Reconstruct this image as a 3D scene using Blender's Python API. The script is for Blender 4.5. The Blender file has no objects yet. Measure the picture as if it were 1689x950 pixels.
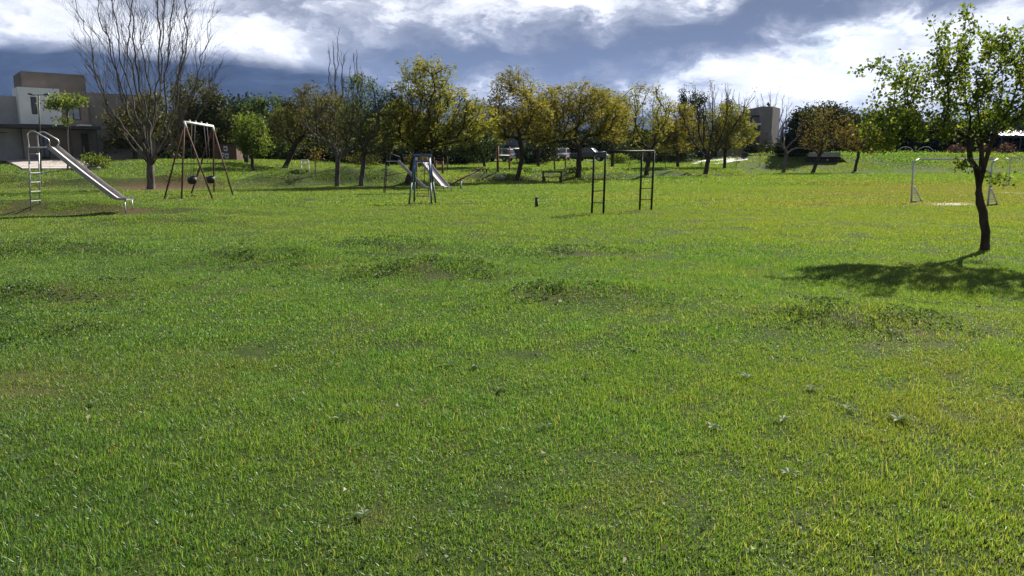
import bpy, math, random
import numpy as np
from mathutils import Vector

# ------------------------------------------------------------------ camera, sky, sun, exposure
F, CX, CY = 1206.0, 844.5, 475.0            # focal length and centre in photograph pixels
PITCH = math.radians(10.02)
EYE = Vector((0, 0, 1.65))
scene = bpy.context.scene
COL = scene.collection
cam = bpy.data.cameras.new('camera')
cam.sensor_width = 36.0
cam.lens = 36.0 * F / 1689.0
cam.clip_start, cam.clip_end = 0.1, 40000
camo = bpy.data.objects.new('camera', cam)
COL.objects.link(camo)
camo.location = EYE
camo.rotation_euler = (math.radians(90) - PITCH, 0, 0)
scene.camera = camo

SUN_AZ, SUN_EL = math.radians(38), math.radians(37.5)
SUN = Vector((math.sin(SUN_AZ) * math.cos(SUN_EL), math.cos(SUN_AZ) * math.cos(SUN_EL), math.sin(SUN_EL)))
sun = bpy.data.lights.new('sun', 'SUN')
sun.energy = 5.0
sun.angle = math.radians(0.55)
sun.color = (1.0, 0.95, 0.86)
suno = bpy.data.objects.new('sun', sun)
COL.objects.link(suno)
suno.rotation_euler = SUN.to_track_quat('Z', 'Y').to_euler()

scene.view_settings.view_transform = 'Standard'
scene.view_settings.look = 'None'
scene.view_settings.gamma = 1.0
scene.view_settings.exposure = 1.2
scene.view_settings.use_curve_mapping = False
scene.cycles.use_denoising = True
scene.cycles.denoising_prefilter = 'ACCURATE'
scene.cycles.max_bounces = 8
scene.cycles.diffuse_bounces = 3
scene.cycles.glossy_bounces = 3
scene.cycles.transmission_bounces = 4
scene.cycles.transparent_max_bounces = 8
scene.cycles.volume_bounces = 0
scene.cycles.sample_clamp_indirect = 6.0


def NN(t, kind, **kw):
    n = t.nodes.new(kind)
    for k, v in kw.items():
        if k == 'inp':
            for i, val in v.items():
                n.inputs[i].default_value = val
        else:
            setattr(n, k, v)
    return n


def math_n(t, op, a, b=None, c=None, clamp=False):
    n = t.nodes.new('ShaderNodeMath')
    n.operation = op
    n.use_clamp = clamp
    for i, v in enumerate((a, b, c)):
        if v is None:
            continue
        if isinstance(v, (int, float)):
            n.inputs[i].default_value = v
        else:
            t.links.new(v, n.inputs[i])
    return n.outputs[0]


def ramp(t, fac, stops, interp='EASE'):
    n = t.nodes.new('ShaderNodeValToRGB')
    n.color_ramp.interpolation = interp
    while len(n.color_ramp.elements) < len(stops):
        n.color_ramp.elements.new(0.5)
    for e, (p, c) in zip(n.color_ramp.elements, stops):
        e.position = p
        e.color = (c[0], c[1], c[2], 1)
    t.links.new(fac, n.inputs[0])
    return n.outputs[0]


def mixc(t, fac, a, b, mode='MIX'):
    n = t.nodes.new('ShaderNodeMix')
    n.data_type = 'RGBA'
    n.blend_type = mode
    for s, v in ((n.inputs['Factor'], fac), (n.inputs[6], a), (n.inputs[7], b)):
        if isinstance(v, (int, float)):
            s.default_value = v
        elif isinstance(v, (tuple, list)):
            s.default_value = (v[0], v[1], v[2], 1)
        else:
            t.links.new(v, s)
    return n.outputs[2]


def build_world():
    w = bpy.data.worlds.new('World')
    scene.world = w
    w.use_nodes = True
    t = w.node_tree
    t.nodes.clear()
    L = t.links.new
    out = NN(t, 'ShaderNodeOutputWorld')
    bg = NN(t, 'ShaderNodeBackground')
    bg.inputs['Strength'].default_value = 0.1
    L(bg.outputs[0], out.inputs[0])
    sky = NN(t, 'ShaderNodeTexSky', sky_type='NISHITA', sun_disc=False)
    sky.sun_elevation = SUN_EL
    sky.sun_rotation = SUN_AZ
    sky.air_density = 1.2
    sky.dust_density = 0.8
    tc = NN(t, 'ShaderNodeTexCoord')
    d = tc.outputs['Generated']
    sx = NN(t, 'ShaderNodeSeparateXYZ')
    L(d, sx.inputs[0])
    x, y, z = sx.outputs
    az = math_n(t, 'MULTIPLY', math_n(t, 'ARCTAN2', x, y), 57.2958)     # degrees clockwise from the view axis
    el = math_n(t, 'MULTIPLY', math_n(t, 'ARCSINE', z), 57.2958)
    # cloud deck: noise on a plane high above, so clouds flatten towards the horizon
    zc = math_n(t, 'ADD', math_n(t, 'MAXIMUM', z, 0.0), 0.14)
    px = math_n(t, 'DIVIDE', x, zc)
    py = math_n(t, 'DIVIDE', y, zc)
    cv = NN(t, 'ShaderNodeCombineXYZ')
    L(px, cv.inputs[0]); L(py, cv.inputs[1])
    n1 = NN(t, 'ShaderNodeTexNoise', inp={'Scale': 0.75, 'Detail': 9.0, 'Roughness': 0.56, 'Distortion': 0.35})
    L(cv.outputs[0], n1.inputs['Vector'])
    n2 = NN(t, 'ShaderNodeTexNoise', inp={'Scale': 2.6, 'Detail': 8.0, 'Roughness': 0.6, 'Distortion': 0.2})
    L(cv.outputs[0], n2.inputs['Vector'])
    # billow noise in angle space, also used to fray the edges of the big masses
    ae = NN(t, 'ShaderNodeCombineXYZ')
    L(az, ae.inputs[0]); L(el, ae.inputs[1])
    mp = NN(t, 'ShaderNodeMapping', inp={'Scale': (0.10, 0.19, 1)})
    L(ae.outputs[0], mp.inputs[0])
    n3 = NN(t, 'ShaderNodeTexNoise', inp={'Scale': 1.9, 'Detail': 12.0, 'Roughness': 0.62, 'Distortion': 0.25})
    L(mp.outputs[0], n3.inputs['Vector'])
    sub = NN(t, 'ShaderNodeVectorMath', operation='SUBTRACT')
    L(n3.outputs['Color'], sub.inputs[0]); sub.inputs[1].default_value = (0.5, 0.5, 0.5)
    sc = NN(t, 'ShaderNodeVectorMath', operation='MULTIPLY')
    L(sub.outputs[0], sc.inputs[0]); sc.inputs[1].default_value = (11, 6.0, 0)
    wad = NN(t, 'ShaderNodeVectorMath', operation='ADD')
    L(ae.outputs[0], wad.inputs[0]); L(sc.outputs[0], wad.inputs[1])
    # the large cloud masses of the day: (azimuth, elevation, half width, half height, tilt, weight)
    blobs = [
        (-32, 10.5, 7, 4.5, 0, 0.34), (-18, 9.0, 9, 3.6, -8, 0.26), (-8, 11.5, 8, 3.6, 6, 0.36), (3, 11.3, 9, 3.2, 8, 0.62),
        (13, 11.5, 5.5, 1.9, 25, 0.55), (-17, 7.8, 6, 2.0, -10, 0.34), (-28, 8.6, 9, 2.2, 0, 0.36), (-36, 9.2, 9, 3, 0, 0.22), (-21, 8.0, 7, 1.6, -4, 0.22),
        (-9, 7.8, 8, 2.4, 0, -0.26), (-14, 5.6, 6, 1.3, -6, 0.22), (-1, 7.9, 13, 2.4, 5, -0.50), (14, 9.2, 16, 2.3, 7, -0.55), (30, 11.8, 14, 2.3, 5, -0.38),
        (-4, 5.0, 7, 1.7, 4, 0.40), (20, 6.0, 14, 3.1, 8, 0.58), (28, 4.2, 14, 2.6, 3, 0.30), (8, 4.6, 7, 2.2, 0, -0.06),
        (34, 9.3, 6, 1.4, 8, 0.28), (38, 34, 40, 34, 0, 0.30),
    ]
    tone = None
    for (a, e, hw, hh, tilt, wt) in blobs:
        m = NN(t, 'ShaderNodeMapping', vector_type='TEXTURE')
        m.inputs['Location'].default_value = (a, e, 0)
        m.inputs['Rotation'].default_value = (0, 0, math.radians(tilt))
        m.inputs['Scale'].default_value = (hw * 1.35, hh * 1.35, 1)
        L(wad.outputs[0], m.inputs[0])
        g = NN(t, 'ShaderNodeTexGradient', gradient_type='QUADRATIC_SPHERE')
        L(m.outputs[0], g.inputs[0])
        s = math_n(t, 'SMOOTHSTEP' if False else 'POWER', g.outputs['Fac'], 0.6)
        tone = math_n(t, 'MULTIPLY', s, wt) if tone is None else math_n(t, 'MULTIPLY_ADD', s, wt, tone)
    nz = math_n(t, 'MULTIPLY_ADD', n1.outputs['Fac'], 0.55, math_n(t, 'MULTIPLY', n2.outputs['Fac'], 0.30))
    nz = math_n(t, 'MULTIPLY_ADD', n3.outputs['Fac'], 0.75, nz)          # mean about 0.80
    nz = math_n(t, 'SUBTRACT', nz, 0.80)
    # heaped billows with crisp rims
    mb2 = NN(t, 'ShaderNodeMapping', inp={'Scale': (0.16, 0.34, 1), 'Location': (2.3, 0.7, 0)})
    L(wad.outputs[0], mb2.inputs[0])
    n4 = NN(t, 'ShaderNodeTexNoise', inp={'Scale': 1.0, 'Detail': 9.0, 'Roughness': 0.55})
    L(mb2.outputs[0], n4.inputs['Vector'])
    bil = math_n(t, 'MULTIPLY', math_n(t, 'ABSOLUTE', math_n(t, 'SUBTRACT', n4.outputs['Fac'], 0.5)), 4.0, clamp=True)
    nz = math_n(t, 'MULTIPLY_ADD', math_n(t, 'SUBTRACT', bil, 0.32), 0.34, nz)
    tone = math_n(t, 'ADD', tone, math_n(t, 'MULTIPLY_ADD', nz, 1.15, 0.40), clamp=False)
    # cloud light: thick grey bases to sunlit white
    k = 4.4
    cc = ramp(t, math_n(t, 'MULTIPLY', tone, 0.8, clamp=True), [
        (0.0, (0.12, 0.135, 0.17)), (0.16, (0.185, 0.198, 0.23)), (0.36, (0.35, 0.362, 0.40)),
        (0.49, (0.62, 0.635, 0.68)), (0.59, (1.0, 1.0, 1.01)), (0.82, (1.5, 1.5, 1.5)), (1.0, (2.0, 2.0, 1.95))], 'LINEAR')
    cb = NN(t, 'ShaderNodeVectorMath', operation='SCALE')
    L(cc, cb.inputs[0]); cb.inputs['Scale'].default_value = k
    # breaks in the deck where blue sky shows
    gap = NN(t, 'ShaderNodeTexNoise', inp={'Scale': 1.1, 'Detail': 6.0, 'Roughness': 0.55})
    gm = NN(t, 'ShaderNodeMapping', inp={'Location': (3.7, 1.9, 5.0)})
    L(cv.outputs[0], gm.inputs[0]); L(gm.outputs[0], gap.inputs['Vector'])
    m = NN(t, 'ShaderNodeMapping', vector_type='TEXTURE', inp={'Location': (23.4, 7.7, 0), 'Scale': (4.0, 1.5, 1)})
    L(wad.outputs[0], m.inputs[0])
    g = NN(t, 'ShaderNodeTexGradient', gradient_type='QUADRATIC_SPHERE')
    L(m.outputs[0], g.inputs[0])
    gf = math_n(t, 'MAXIMUM', math_n(t, 'MULTIPLY', math_n(t, 'SUBTRACT', gap.outputs['Fac'], 0.62), 6.0, clamp=True),
                math_n(t, 'MULTIPLY', g.outputs['Fac'], 1.1, clamp=True))
    gf = math_n(t, 'MULTIPLY', gf, 0.7)
    col = mixc(t, gf, cb.outputs[0], sky.outputs[0])
    L(col, bg.inputs['Color'])
    w.cycles.sampling_method = 'MANUAL'
    w.cycles.sample_map_resolution = 512


build_world()


# ------------------------------------------------------------------ terrain and the pixel-to-place helpers
def sstep(a, b, x):
    t = np.clip((x - a) / (b - a), 0, 1)
    return t * t * (3 - 2 * t)


def vnoise(x, y, seed=0):
    x = np.asarray(x, float); y = np.asarray(y, float)
    xi = np.floor(x).astype(np.int64); yi = np.floor(y).astype(np.int64)
    fx = x - xi; fy = y - yi
    fx = fx * fx * (3 - 2 * fx); fy = fy * fy * (3 - 2 * fy)

    def h(a, b):
        n = (a * 374761393 + b * 668265263 + seed * 1442695041) & 0xffffffff
        n = ((n ^ (n >> 13)) * 1274126177) & 0xffffffff
        return ((n ^ (n >> 16)) & 0xffff) / 65535.0
    return (h(xi, yi) * (1 - fx) + h(xi + 1, yi) * fx) * (1 - fy) + (h(xi, yi + 1) * (1 - fx) + h(xi + 1, yi + 1) * fx) * fy


def fbm(x, y, seed=0, octv=4):
    s, a, f, tot = 0, 1.0, 1.0, 0
    for i in range(octv):
        s = s + a * vnoise(x * f, y * f, seed + i * 17)
        tot += a; a *= 0.5; f *= 2.03
    return s / tot


# low hummocks in the lawn: x, y, half length, half width, height
HUMMOCKS = [(-5.9, 9.4, 1.1, 0.6, 0.13), (-4.2, 12.3, 1.5, 0.8, 0.16), (-1.3, 10.9, 1.2, 0.6, 0.13), (1.0, 9.1, 0.9, 0.5, 0.12),
            (3.75, 7.7, 1.0, 0.6, 0.11), (-5.0, 7.2, 0.8, 0.5, 0.09), (0.9, 13.4, 1.2, 0.7, 0.07), (-2.6, 14.2, 1.6, 0.8, 0.10),
            (-9.0, 13.5, 2.2, 0.9, 0.14), (-14.5, 23.0, 4.5, 1.0, 0.30), (-9.5, 20.0, 2.5, 1.0, 0.14), (-20.5, 22.2, 3.2, 1.0, 0.26)]
BERM = [(-33, 46.5, 5.0, 1.4, 0.45), (-26, 43.6, 3.5, 1.2, 0.4), (-19.5, 44.0, 3.0, 1.3, 0.55), (-14.6, 46.0, 2.2, 1.5, 0.62), (-11.0, 47.2, 2.6, 1.4, 0.72),
        (-7.9, 48.0, 1.9, 1.3, 0.5), (-1.5, 55.0, 2.6, 1.5, 0.5), (3.0, 57.0, 3.0, 1.5, 0.45), (8.5, 63, 4.0, 1.5, 0.35), (14.5, 68, 3.0, 1.3, 0.3), (20, 72, 3.0, 1.3, 0.3)]


def terrain(x, y):
    x = np.asarray(x, float); y = np.asarray(y, float)
    u = x / np.maximum(y, 5.0)
    kl = sstep(-0.18, -0.42, u)
    kr = sstep(0.22, 0.34, u)
    s0 = 58 + kl * (50 - 58) + kr * (84 - 58)
    s1 = 108 + kl * (72 - 108) + kr * (99 - 108)
    am = 1.45 + kl * 0.10 + kr * 0.85
    z = am * sstep(s0, s1, y)
    z = z + 2.5 * sstep(130, 900, np.hypot(x, y))
    near = 1 - sstep(30, 60, np.hypot(x, y))
    z = z + near * (0.10 * (fbm(x * 0.35, y * 0.35, 5, 3) - 0.5) + 0.04 * (fbm(x * 1.3, y * 1.3, 9, 3) - 0.5))
    z = z + (1 - near) * 0.18 * (fbm(x * 0.2, y * 0.2, 31, 3) - 0.5)
    for (a, b, l, w, h) in HUMMOCKS + BERM:
        q = ((x - a) / l) ** 2 + ((y - b) / w) ** 2
        z = z + 1.5 * h * np.exp(-q) * (0.75 + 0.5 * fbm(x * 1.7, y * 1.7, 77, 2))
    z = z - 0.04
    return z


def tz(x, y):
    return float(terrain(x, y))


def ray(px, py):
    a, b = (px - CX) / F, (CY - py) / F
    return Vector((a, math.cos(PITCH) + b * math.sin(PITCH), -math.sin(PITCH) + b * math.cos(PITCH)))


_T = np.concatenate([np.arange(1.5, 60, 0.06), np.arange(60, 400, 0.25)])


def at(px, py):
    """the spot on the terrain that shows at this place of the photograph"""
    d = ray(px, py)
    z = EYE.z + d.z * _T - terrain(d.x * _T, d.y * _T)
    i = np.argmax(z < 0) if (z < 0).any() else len(_T) - 1
    t = _T[i]
    x, y = d.x * t, d.y * t
    return Vector((x, y, tz(x, y)))


def aty(px, py, Y):
    """the point at depth Y"""
    d = ray(px, py)
    t = Y / d.y
    return Vector((d.x * t, Y, EYE.z + d.z * t))


def gat(px, Y):
    """ground point below column px at depth Y"""
    x = (px - CX) / F * Y
    for _ in range(6):
        z = tz(x, Y)
        dep = Y * math.cos(PITCH) - (z - EYE.z) * math.sin(PITCH)
        x = (px - CX) / F * dep
    return Vector((x, Y, tz(x, Y)))


# ------------------------------------------------------------------ materials
MATS = {}


def new_mat(name):
    m = bpy.data.materials.new(name)
    m.use_nodes = True
    t = m.node_tree
    t.nodes.clear()
    o = NN(t, 'ShaderNodeOutputMaterial')
    MATS[name] = m
    return m, t, o


def solid(name, c1, c2=None, scale=4.0, rough=0.6, metal=0.0, bump=0.0, detail=5.0, spec=0.4, contrast=(0.35, 0.65), stretch=(1, 1, 1)):
    m, t, o = new_mat(name)
    p = NN(t, 'ShaderNodeBsdfPrincipled')
    p.inputs['Roughness'].default_value = rough
    p.inputs['Metallic'].default_value = metal
    p.inputs['Specular IOR Level'].default_value = spec
    c2 = c2 or tuple(v * 0.7 for v in c1)
    tc = NN(t, 'ShaderNodeTexCoord')
    mp = NN(t, 'ShaderNodeMapping', inp={'Scale': stretch})
    t.links.new(tc.outputs['Object'], mp.inputs[0])
    n = NN(t, 'ShaderNodeTexNoise', inp={'Scale': scale, 'Detail': detail, 'Roughness': 0.6})
    t.links.new(mp.outputs[0], n.inputs['Vector'])
    c = ramp(t, n.outputs['Fac'], [(contrast[0], c2), (contrast[1], c1)], 'LINEAR')
    t.links.new(c, p.inputs['Base Color'])
    if bump:
        b = NN(t, 'ShaderNodeBump', inp={'Strength': bump, 'Distance': 0.02})
        t.links.new(n.outputs['Fac'], b.inputs['Height'])
        t.links.new(b.outputs[0], p.inputs['Normal'])
    t.links.new(p.outputs[0], o.inputs[0])
    return m


def leafy(name, stops, trans=0.45, gloss=0.03, trans_tint=(1.4, 1.25, 0.6)):
    """foliage: colour by each leaf's own tint value; light passes through"""
    m, t, o = new_mat(name)
    a = NN(t, 'ShaderNodeAttribute', attribute_name='tint')
    c = ramp(t, a.outputs['Fac'], stops, 'LINEAR')
    df = NN(t, 'ShaderNodeBsdfDiffuse')
    tr = NN(t, 'ShaderNodeBsdfTranslucent')
    gl = NN(t, 'ShaderNodeBsdfGlossy', inp={'Roughness': 0.5})
    t.links.new(c, df.inputs[0])
    ct = mixc(t, 1.0, c, trans_tint, 'MULTIPLY')
    t.links.new(ct, tr.inputs[0])
    m1 = NN(t, 'ShaderNodeMixShader', inp={0: trans})
    t.links.new(df.outputs[0], m1.inputs[1]); t.links.new(tr.outputs[0], m1.inputs[2])
    m2 = NN(t, 'ShaderNodeMixShader', inp={0: gloss})
    t.links.new(m1.outputs[0], m2.inputs[1]); t.links.new(gl.outputs[0], m2.inputs[2])
    t.links.new(m2.outputs[0], o.inputs[0])
    return m


def glassy(name, c=(0.02, 0.025, 0.03)):
    m, t, o = new_mat(name)
    p = NN(t, 'ShaderNodeBsdfPrincipled', inp={'Roughness': 0.06})
    p.inputs['Specular IOR Level'].default_value = 0.8
    tc = NN(t, 'ShaderNodeTexCoord')
    n = NN(t, 'ShaderNodeTexNoise', inp={'Scale': 0.7})
    t.links.new(tc.outputs['Object'], n.inputs['Vector'])
    t.links.new(ramp(t, n.outputs['Fac'], [(0.3, c), (0.7, tuple(v * 1.8 for v in c))]), p.inputs['Base Color'])
    t.links.new(p.outputs[0], o.inputs[0])
    return m


def ground_material():
    m, t, o = new_mat('lawn_soil')
    L = t.links.new
    p = NN(t, 'ShaderNodeBsdfPrincipled', inp={'Roughness': 0.95})
    p.inputs['Specular IOR Level'].default_value = 0.1
    g = NN(t, 'ShaderNodeNewGeometry')
    n1 = NN(t, 'ShaderNodeTexNoise', inp={'Scale': 0.35, 'Detail': 6.0, 'Roughness': 0.6})
    n2 = NN(t, 'ShaderNodeTexNoise', inp={'Scale': 7.0, 'Detail': 6.0, 'Roughness': 0.7})
    n3 = NN(t, 'ShaderNodeTexNoise', inp={'Scale': 38.0, 'Detail': 5.0, 'Roughness': 0.75})
    for n in (n1, n2, n3):
        L(g.outputs['Position'], n.inputs['Vector'])
    green = ramp(t, n1.outputs['Fac'], [(0.30, (0.030, 0.052, 0.012)), (0.55, (0.046, 0.072, 0.016)), (0.75, (0.062, 0.076, 0.020))], 'LINEAR')
    green = mixc(t, 0.8, green, ramp(t, n2.outputs['Fac'], [(0.3, (0.6, 0.6, 0.6)), (0.7, (1.25, 1.25, 1.2))], 'LINEAR'), 'MULTIPLY')
    soil = ramp(t, n3.outputs['Fac'], [(0.3, (0.060, 0.038, 0.022)), (0.6, (0.130, 0.088, 0.050)), (0.8, (0.20, 0.15, 0.09))], 'LINEAR')
    pale = ramp(t, n3.outputs['Fac'], [(0.3, (0.30, 0.26, 0.20)), (0.7, (0.55, 0.51, 0.44))], 'LINEAR')
    ad = NN(t, 'ShaderNodeAttribute', attribute_name='dirt')
    ap = NN(t, 'ShaderNodeAttribute', attribute_name='pale')
    ay = NN(t, 'ShaderNodeAttribute', attribute_name='dry')
    c = mixc(t, math_n(t, 'MULTIPLY', ay.outputs['Fac'], 0.8), green, mixc(t, n2.outputs['Fac'], (0.13, 0.095, 0.040), (0.20, 0.165, 0.07)))
    fd = math_n(t, 'MULTIPLY_ADD', math_n(t, 'SUBTRACT', n2.outputs['Fac'], 0.5), 1.2, ad.outputs['Fac'], clamp=True)
    c = mixc(t, fd, c, soil)
    c = mixc(t, math_n(t, 'MULTIPLY', ap.outputs['Fac'], 1.0, clamp=True), c, pale)
    L(c, p.inputs['Base Color'])
    b = NN(t, 'ShaderNodeBump', inp={'Strength': 0.7, 'Distance': 0.05})
    L(math_n(t, 'ADD', n3.outputs['Fac'], n2.outputs['Fac']), b.inputs['Height'])
    L(b.outputs[0], p.inputs['Normal'])
    L(p.outputs[0], o.inputs[0])
    return m


def grass_material():
    m, t, o = new_mat('grass_blades')
    L = t.links.new
    a = NN(t, 'ShaderNodeAttribute', attribute_name='tint')
    ady = NN(t, 'ShaderNodeAttribute', attribute_name='dry', attribute_type='INSTANCER')
    g = NN(t, 'ShaderNodeNewGeometry')
    n1 = NN(t, 'ShaderNodeTexNoise', inp={'Scale': 0.22, 'Detail': 5.0, 'Roughness': 0.6})
    n2 = NN(t, 'ShaderNodeTexNoise', inp={'Scale': 1.7, 'Detail': 4.0, 'Roughness': 0.6})
    L(g.outputs['Position'], n1.inputs['Vector']); L(g.outputs['Position'], n2.inputs['Vector'])
    lush = ramp(t, a.outputs['Fac'], [(0.0, (0.030, 0.080, 0.016)), (0.45, (0.066, 0.155, 0.028)), (0.8, (0.120, 0.215, 0.042)), (0.96, (0.19, 0.22, 0.06)), (1.0, (0.22, 0.20, 0.09))], 'LINEAR')
    yell = ramp(t, a.outputs['Fac'], [(0.0, (0.070, 0.120, 0.011)), (0.5, (0.126, 0.196, 0.026)), (0.8, (0.186, 0.232, 0.040)), (1.0, (0.25, 0.225, 0.09))], 'LINEAR')
    ayl = NN(t, 'ShaderNodeAttribute', attribute_name='yel', attribute_type='INSTANCER')
    f = math_n(t, 'MULTIPLY_ADD', math_n(t, 'SUBTRACT', n2.outputs['Fac'], 0.5), 1.3, ayl.outputs['Fac'], clamp=True)
    c = mixc(t, f, lush, yell)
    dry = ramp(t, a.outputs['Fac'], [(0.0, (0.085, 0.085, 0.026)), (0.6, (0.165, 0.150, 0.050)), (1.0, (0.28, 0.23, 0.11))], 'LINEAR')
    c = mixc(t, ady.outputs['Fac'], c, dry)
    df = NN(t, 'ShaderNodeBsdfDiffuse')
    tr = NN(t, 'ShaderNodeBsdfTranslucent')
    gl = NN(t, 'ShaderNodeBsdfGlossy', inp={'Roughness': 0.5, 'Color': (0.9, 0.95, 0.9, 1)})
    L(c, df.inputs[0])
    L(mixc(t, 1.0, c, (1.75, 1.6, 0.8), 'MULTIPLY'), tr.inputs[0])
    m1 = NN(t, 'ShaderNodeMixShader', inp={0: 0.55})
    L(df.outputs[0], m1.inputs[1]); L(tr.outputs[0], m1.inputs[2])
    m2 = NN(t, 'ShaderNodeMixShader', inp={0: 0.045})
    L(m1.outputs[0], m2.inputs[1]); L(gl.outputs[0], m2.inputs[2])
    L(m2.outputs[0], o.inputs[0])
    return m


def mountain_material():
    """wooded slopes; the upper slopes are swallowed by the cloud base"""
    m, t, o = new_mat('wooded_slope')
    L = t.links.new
    df = NN(t, 'ShaderNodeBsdfDiffuse')
    g = NN(t, 'ShaderNodeNewGeometry')
    n1 = NN(t, 'ShaderNodeTexNoise', inp={'Scale': 0.003, 'Detail': 6.0, 'Roughness': 0.65})
    n2 = NN(t, 'ShaderNodeTexNoise', inp={'Scale': 0.0030, 'Detail': 4.0, 'Roughness': 0.5})
    L(g.outputs['Position'], n1.inputs['Vector']); L(g.outputs['Position'], n2.inputs['Vector'])
    L(ramp(t, n1.outputs['Fac'], [(0.38, (0.014, 0.025, 0.052)), (0.62, (0.032, 0.050, 0.088))]), df.inputs[0])  # blue of the distant air is put into the slope colour
    a = NN(t, 'ShaderNodeAttribute', attribute_name='cloudbase')
    tp = NN(t, 'ShaderNodeBsdfTransparent')
    mx = NN(t, 'ShaderNodeMixShader')
    f = math_n(t, 'MULTIPLY_ADD', math_n(t, 'SUBTRACT', n2.outputs['Fac'], 0.5), 0.9, a.outputs['Fac'], clamp=True)
    L(f, mx.inputs[0]); L(df.outputs[0], mx.inputs[1]); L(tp.outputs[0], mx.inputs[2])
    L(mx.outputs[0], o.inputs[0])
    return m


ground_material(); grass_material(); mountain_material()
solid('bark_dark', (0.075, 0.058, 0.045), (0.030, 0.024, 0.019), 9, 0.95, bump=0.6, stretch=(1, 1, 0.25), spec=0.1)
solid('bark_grey', (0.145, 0.13, 0.112), (0.055, 0.047, 0.04), 7, 0.9, bump=0.5, stretch=(1, 1, 0.3), spec=0.1)
solid('bark_twig', (0.20, 0.17, 0.14), (0.07, 0.058, 0.048), 5, 0.9, spec=0.1)
leafy('leaf_gold', [(0, (0.065, 0.085, 0.012)), (0.4, (0.128, 0.150, 0.028)), (0.75, (0.198, 0.203, 0.045)), (1, (0.280, 0.240, 0.065))], 0.58, 0.012)
leafy('leaf_amber', [(0, (0.058, 0.064, 0.014)), (0.4, (0.130, 0.135, 0.030)), (0.75, (0.196, 0.184, 0.048)), (1, (0.275, 0.225, 0.060))], 0.58, 0.012)
leafy('leaf_bronze', [(0, (0.050, 0.052, 0.014)), (0.5, (0.110, 0.100, 0.024)), (1, (0.190, 0.130, 0.040))], 0.48, 0.015)
leafy('leaf_green', [(0, (0.022, 0.048, 0.010)), (0.5, (0.050, 0.090, 0.018)), (1, (0.110, 0.140, 0.030))], 0.45, 0.025)
leafy('leaf_lime', [(0, (0.045, 0.085, 0.014)), (0.5, (0.095, 0.150, 0.022)), (1, (0.170, 0.205, 0.045))], 0.6, 0.02)
leafy('leaf_olive', [(0, (0.035, 0.045, 0.016)), (0.5, (0.075, 0.082, 0.026)), (1, (0.130, 0.120, 0.045))], 0.45, 0.015)
leafy('leaf_dark', [(0, (0.010, 0.020, 0.007)), (0.6, (0.024, 0.038, 0.012)), (1, (0.055, 0.065, 0.020))], 0.3, 0.015)
leafy('leaf_litter', [(0, (0.06, 0.045, 0.02)), (0.5, (0.15, 0.12, 0.05)), (1, (0.34, 0.32, 0.22))], 0.3, 0.02)
leafy('leaf_red', [(0, (0.030, 0.016, 0.012)), (0.6, (0.070, 0.034, 0.024)), (1, (0.13, 0.075, 0.045))], 0.4, 0.05)
leafy('leaf_weed', [(0, (0.045, 0.090, 0.024)), (0.5, (0.078, 0.135, 0.040)), (1, (0.140, 0.190, 0.085))], 0.42, 0.025, (1.1, 1.1, 0.7))
solid('galvanised', (0.50, 0.50, 0.50), (0.30, 0.30, 0.31), 10, 0.42, 0.55)
solid('chute_side', (0.36, 0.35, 0.35), (0.24, 0.23, 0.23), 8, 0.45, 0.5)
solid('slide_steel', (0.80, 0.74, 0.73), (0.62, 0.57, 0.57), 5, 0.36, 0.6, stretch=(0.4, 3, 1))
solid('rusty_paint', (0.145, 0.058, 0.034), (0.060, 0.030, 0.022), 12, 0.8)
solid('white_paint', (0.80, 0.80, 0.79), (0.62, 0.61, 0.58), 6, 0.5)
solid('black_rubber', (0.012, 0.012, 0.013), (0.02, 0.02, 0.02), 8, 0.6)
solid('blue_paint', (0.060, 0.120, 0.230), (0.040, 0.080, 0.150), 9, 0.45)
solid('teal_paint', (0.070, 0.115, 0.125), (0.040, 0.070, 0.075), 9, 0.5)
solid('dark_green_paint', (0.014, 0.020, 0.017), (0.022, 0.020, 0.017), 12, 0.6, spec=0.15)
solid('red_oxide', (0.20, 0.060, 0.040), (0.10, 0.040, 0.030), 14, 0.75)
solid('red_wood', (0.22, 0.075, 0.038), (0.12, 0.045, 0.026), 6, 0.8, stretch=(4, 4, 0.5))
solid('brown_wood', (0.10, 0.055, 0.034), (0.045, 0.028, 0.02), 7, 0.85, stretch=(0.5, 4, 4))
solid('seat_wood', (0.24, 0.12, 0.07), (0.13, 0.07, 0.04), 8, 0.8, stretch=(0.5, 4, 4))
solid('chain_steel', (0.22, 0.19, 0.17), (0.12, 0.10, 0.09), 20, 0.6, 0.5)
solid('wall_white', (0.76, 0.77, 0.78), (0.66, 0.67, 0.68), 0.9, 0.85, spec=0.1)
solid('wall_grey', (0.36, 0.36, 0.37), (0.28, 0.28, 0.29), 0.8, 0.9, spec=0.1)
solid('wall_concrete', (0.245, 0.205, 0.185), (0.15, 0.125, 0.115), 0.7, 0.9, spec=0.1, contrast=(0.3, 0.7))
solid('wall_taupe', (0.25, 0.232, 0.222), (0.195, 0.178, 0.168), 0.6, 0.9, spec=0.1)
solid('asphalt', (0.075, 0.073, 0.072), (0.05, 0.05, 0.05), 3, 0.9)
solid('wall_blue_grey', (0.135, 0.15, 0.19), (0.11, 0.12, 0.15), 0.7, 0.9, spec=0.1)
solid('dark_metal', (0.045, 0.048, 0.055), (0.03, 0.03, 0.035), 5, 0.5, 0.3)
solid('roof_metal', (0.30, 0.295, 0.30), (0.22, 0.215, 0.22), 2, 0.45, 0.4)
solid('paving', (0.50, 0.45, 0.41), (0.40, 0.35, 0.32), 2.0, 0.9, bump=0.2)
solid('paving_light', (0.62, 0.60, 0.58), (0.50, 0.48, 0.46), 1.2, 0.85)
solid('brick_brown', (0.125, 0.075, 0.055), (0.065, 0.042, 0.034), 5, 0.9, bump=0.3)
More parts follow.
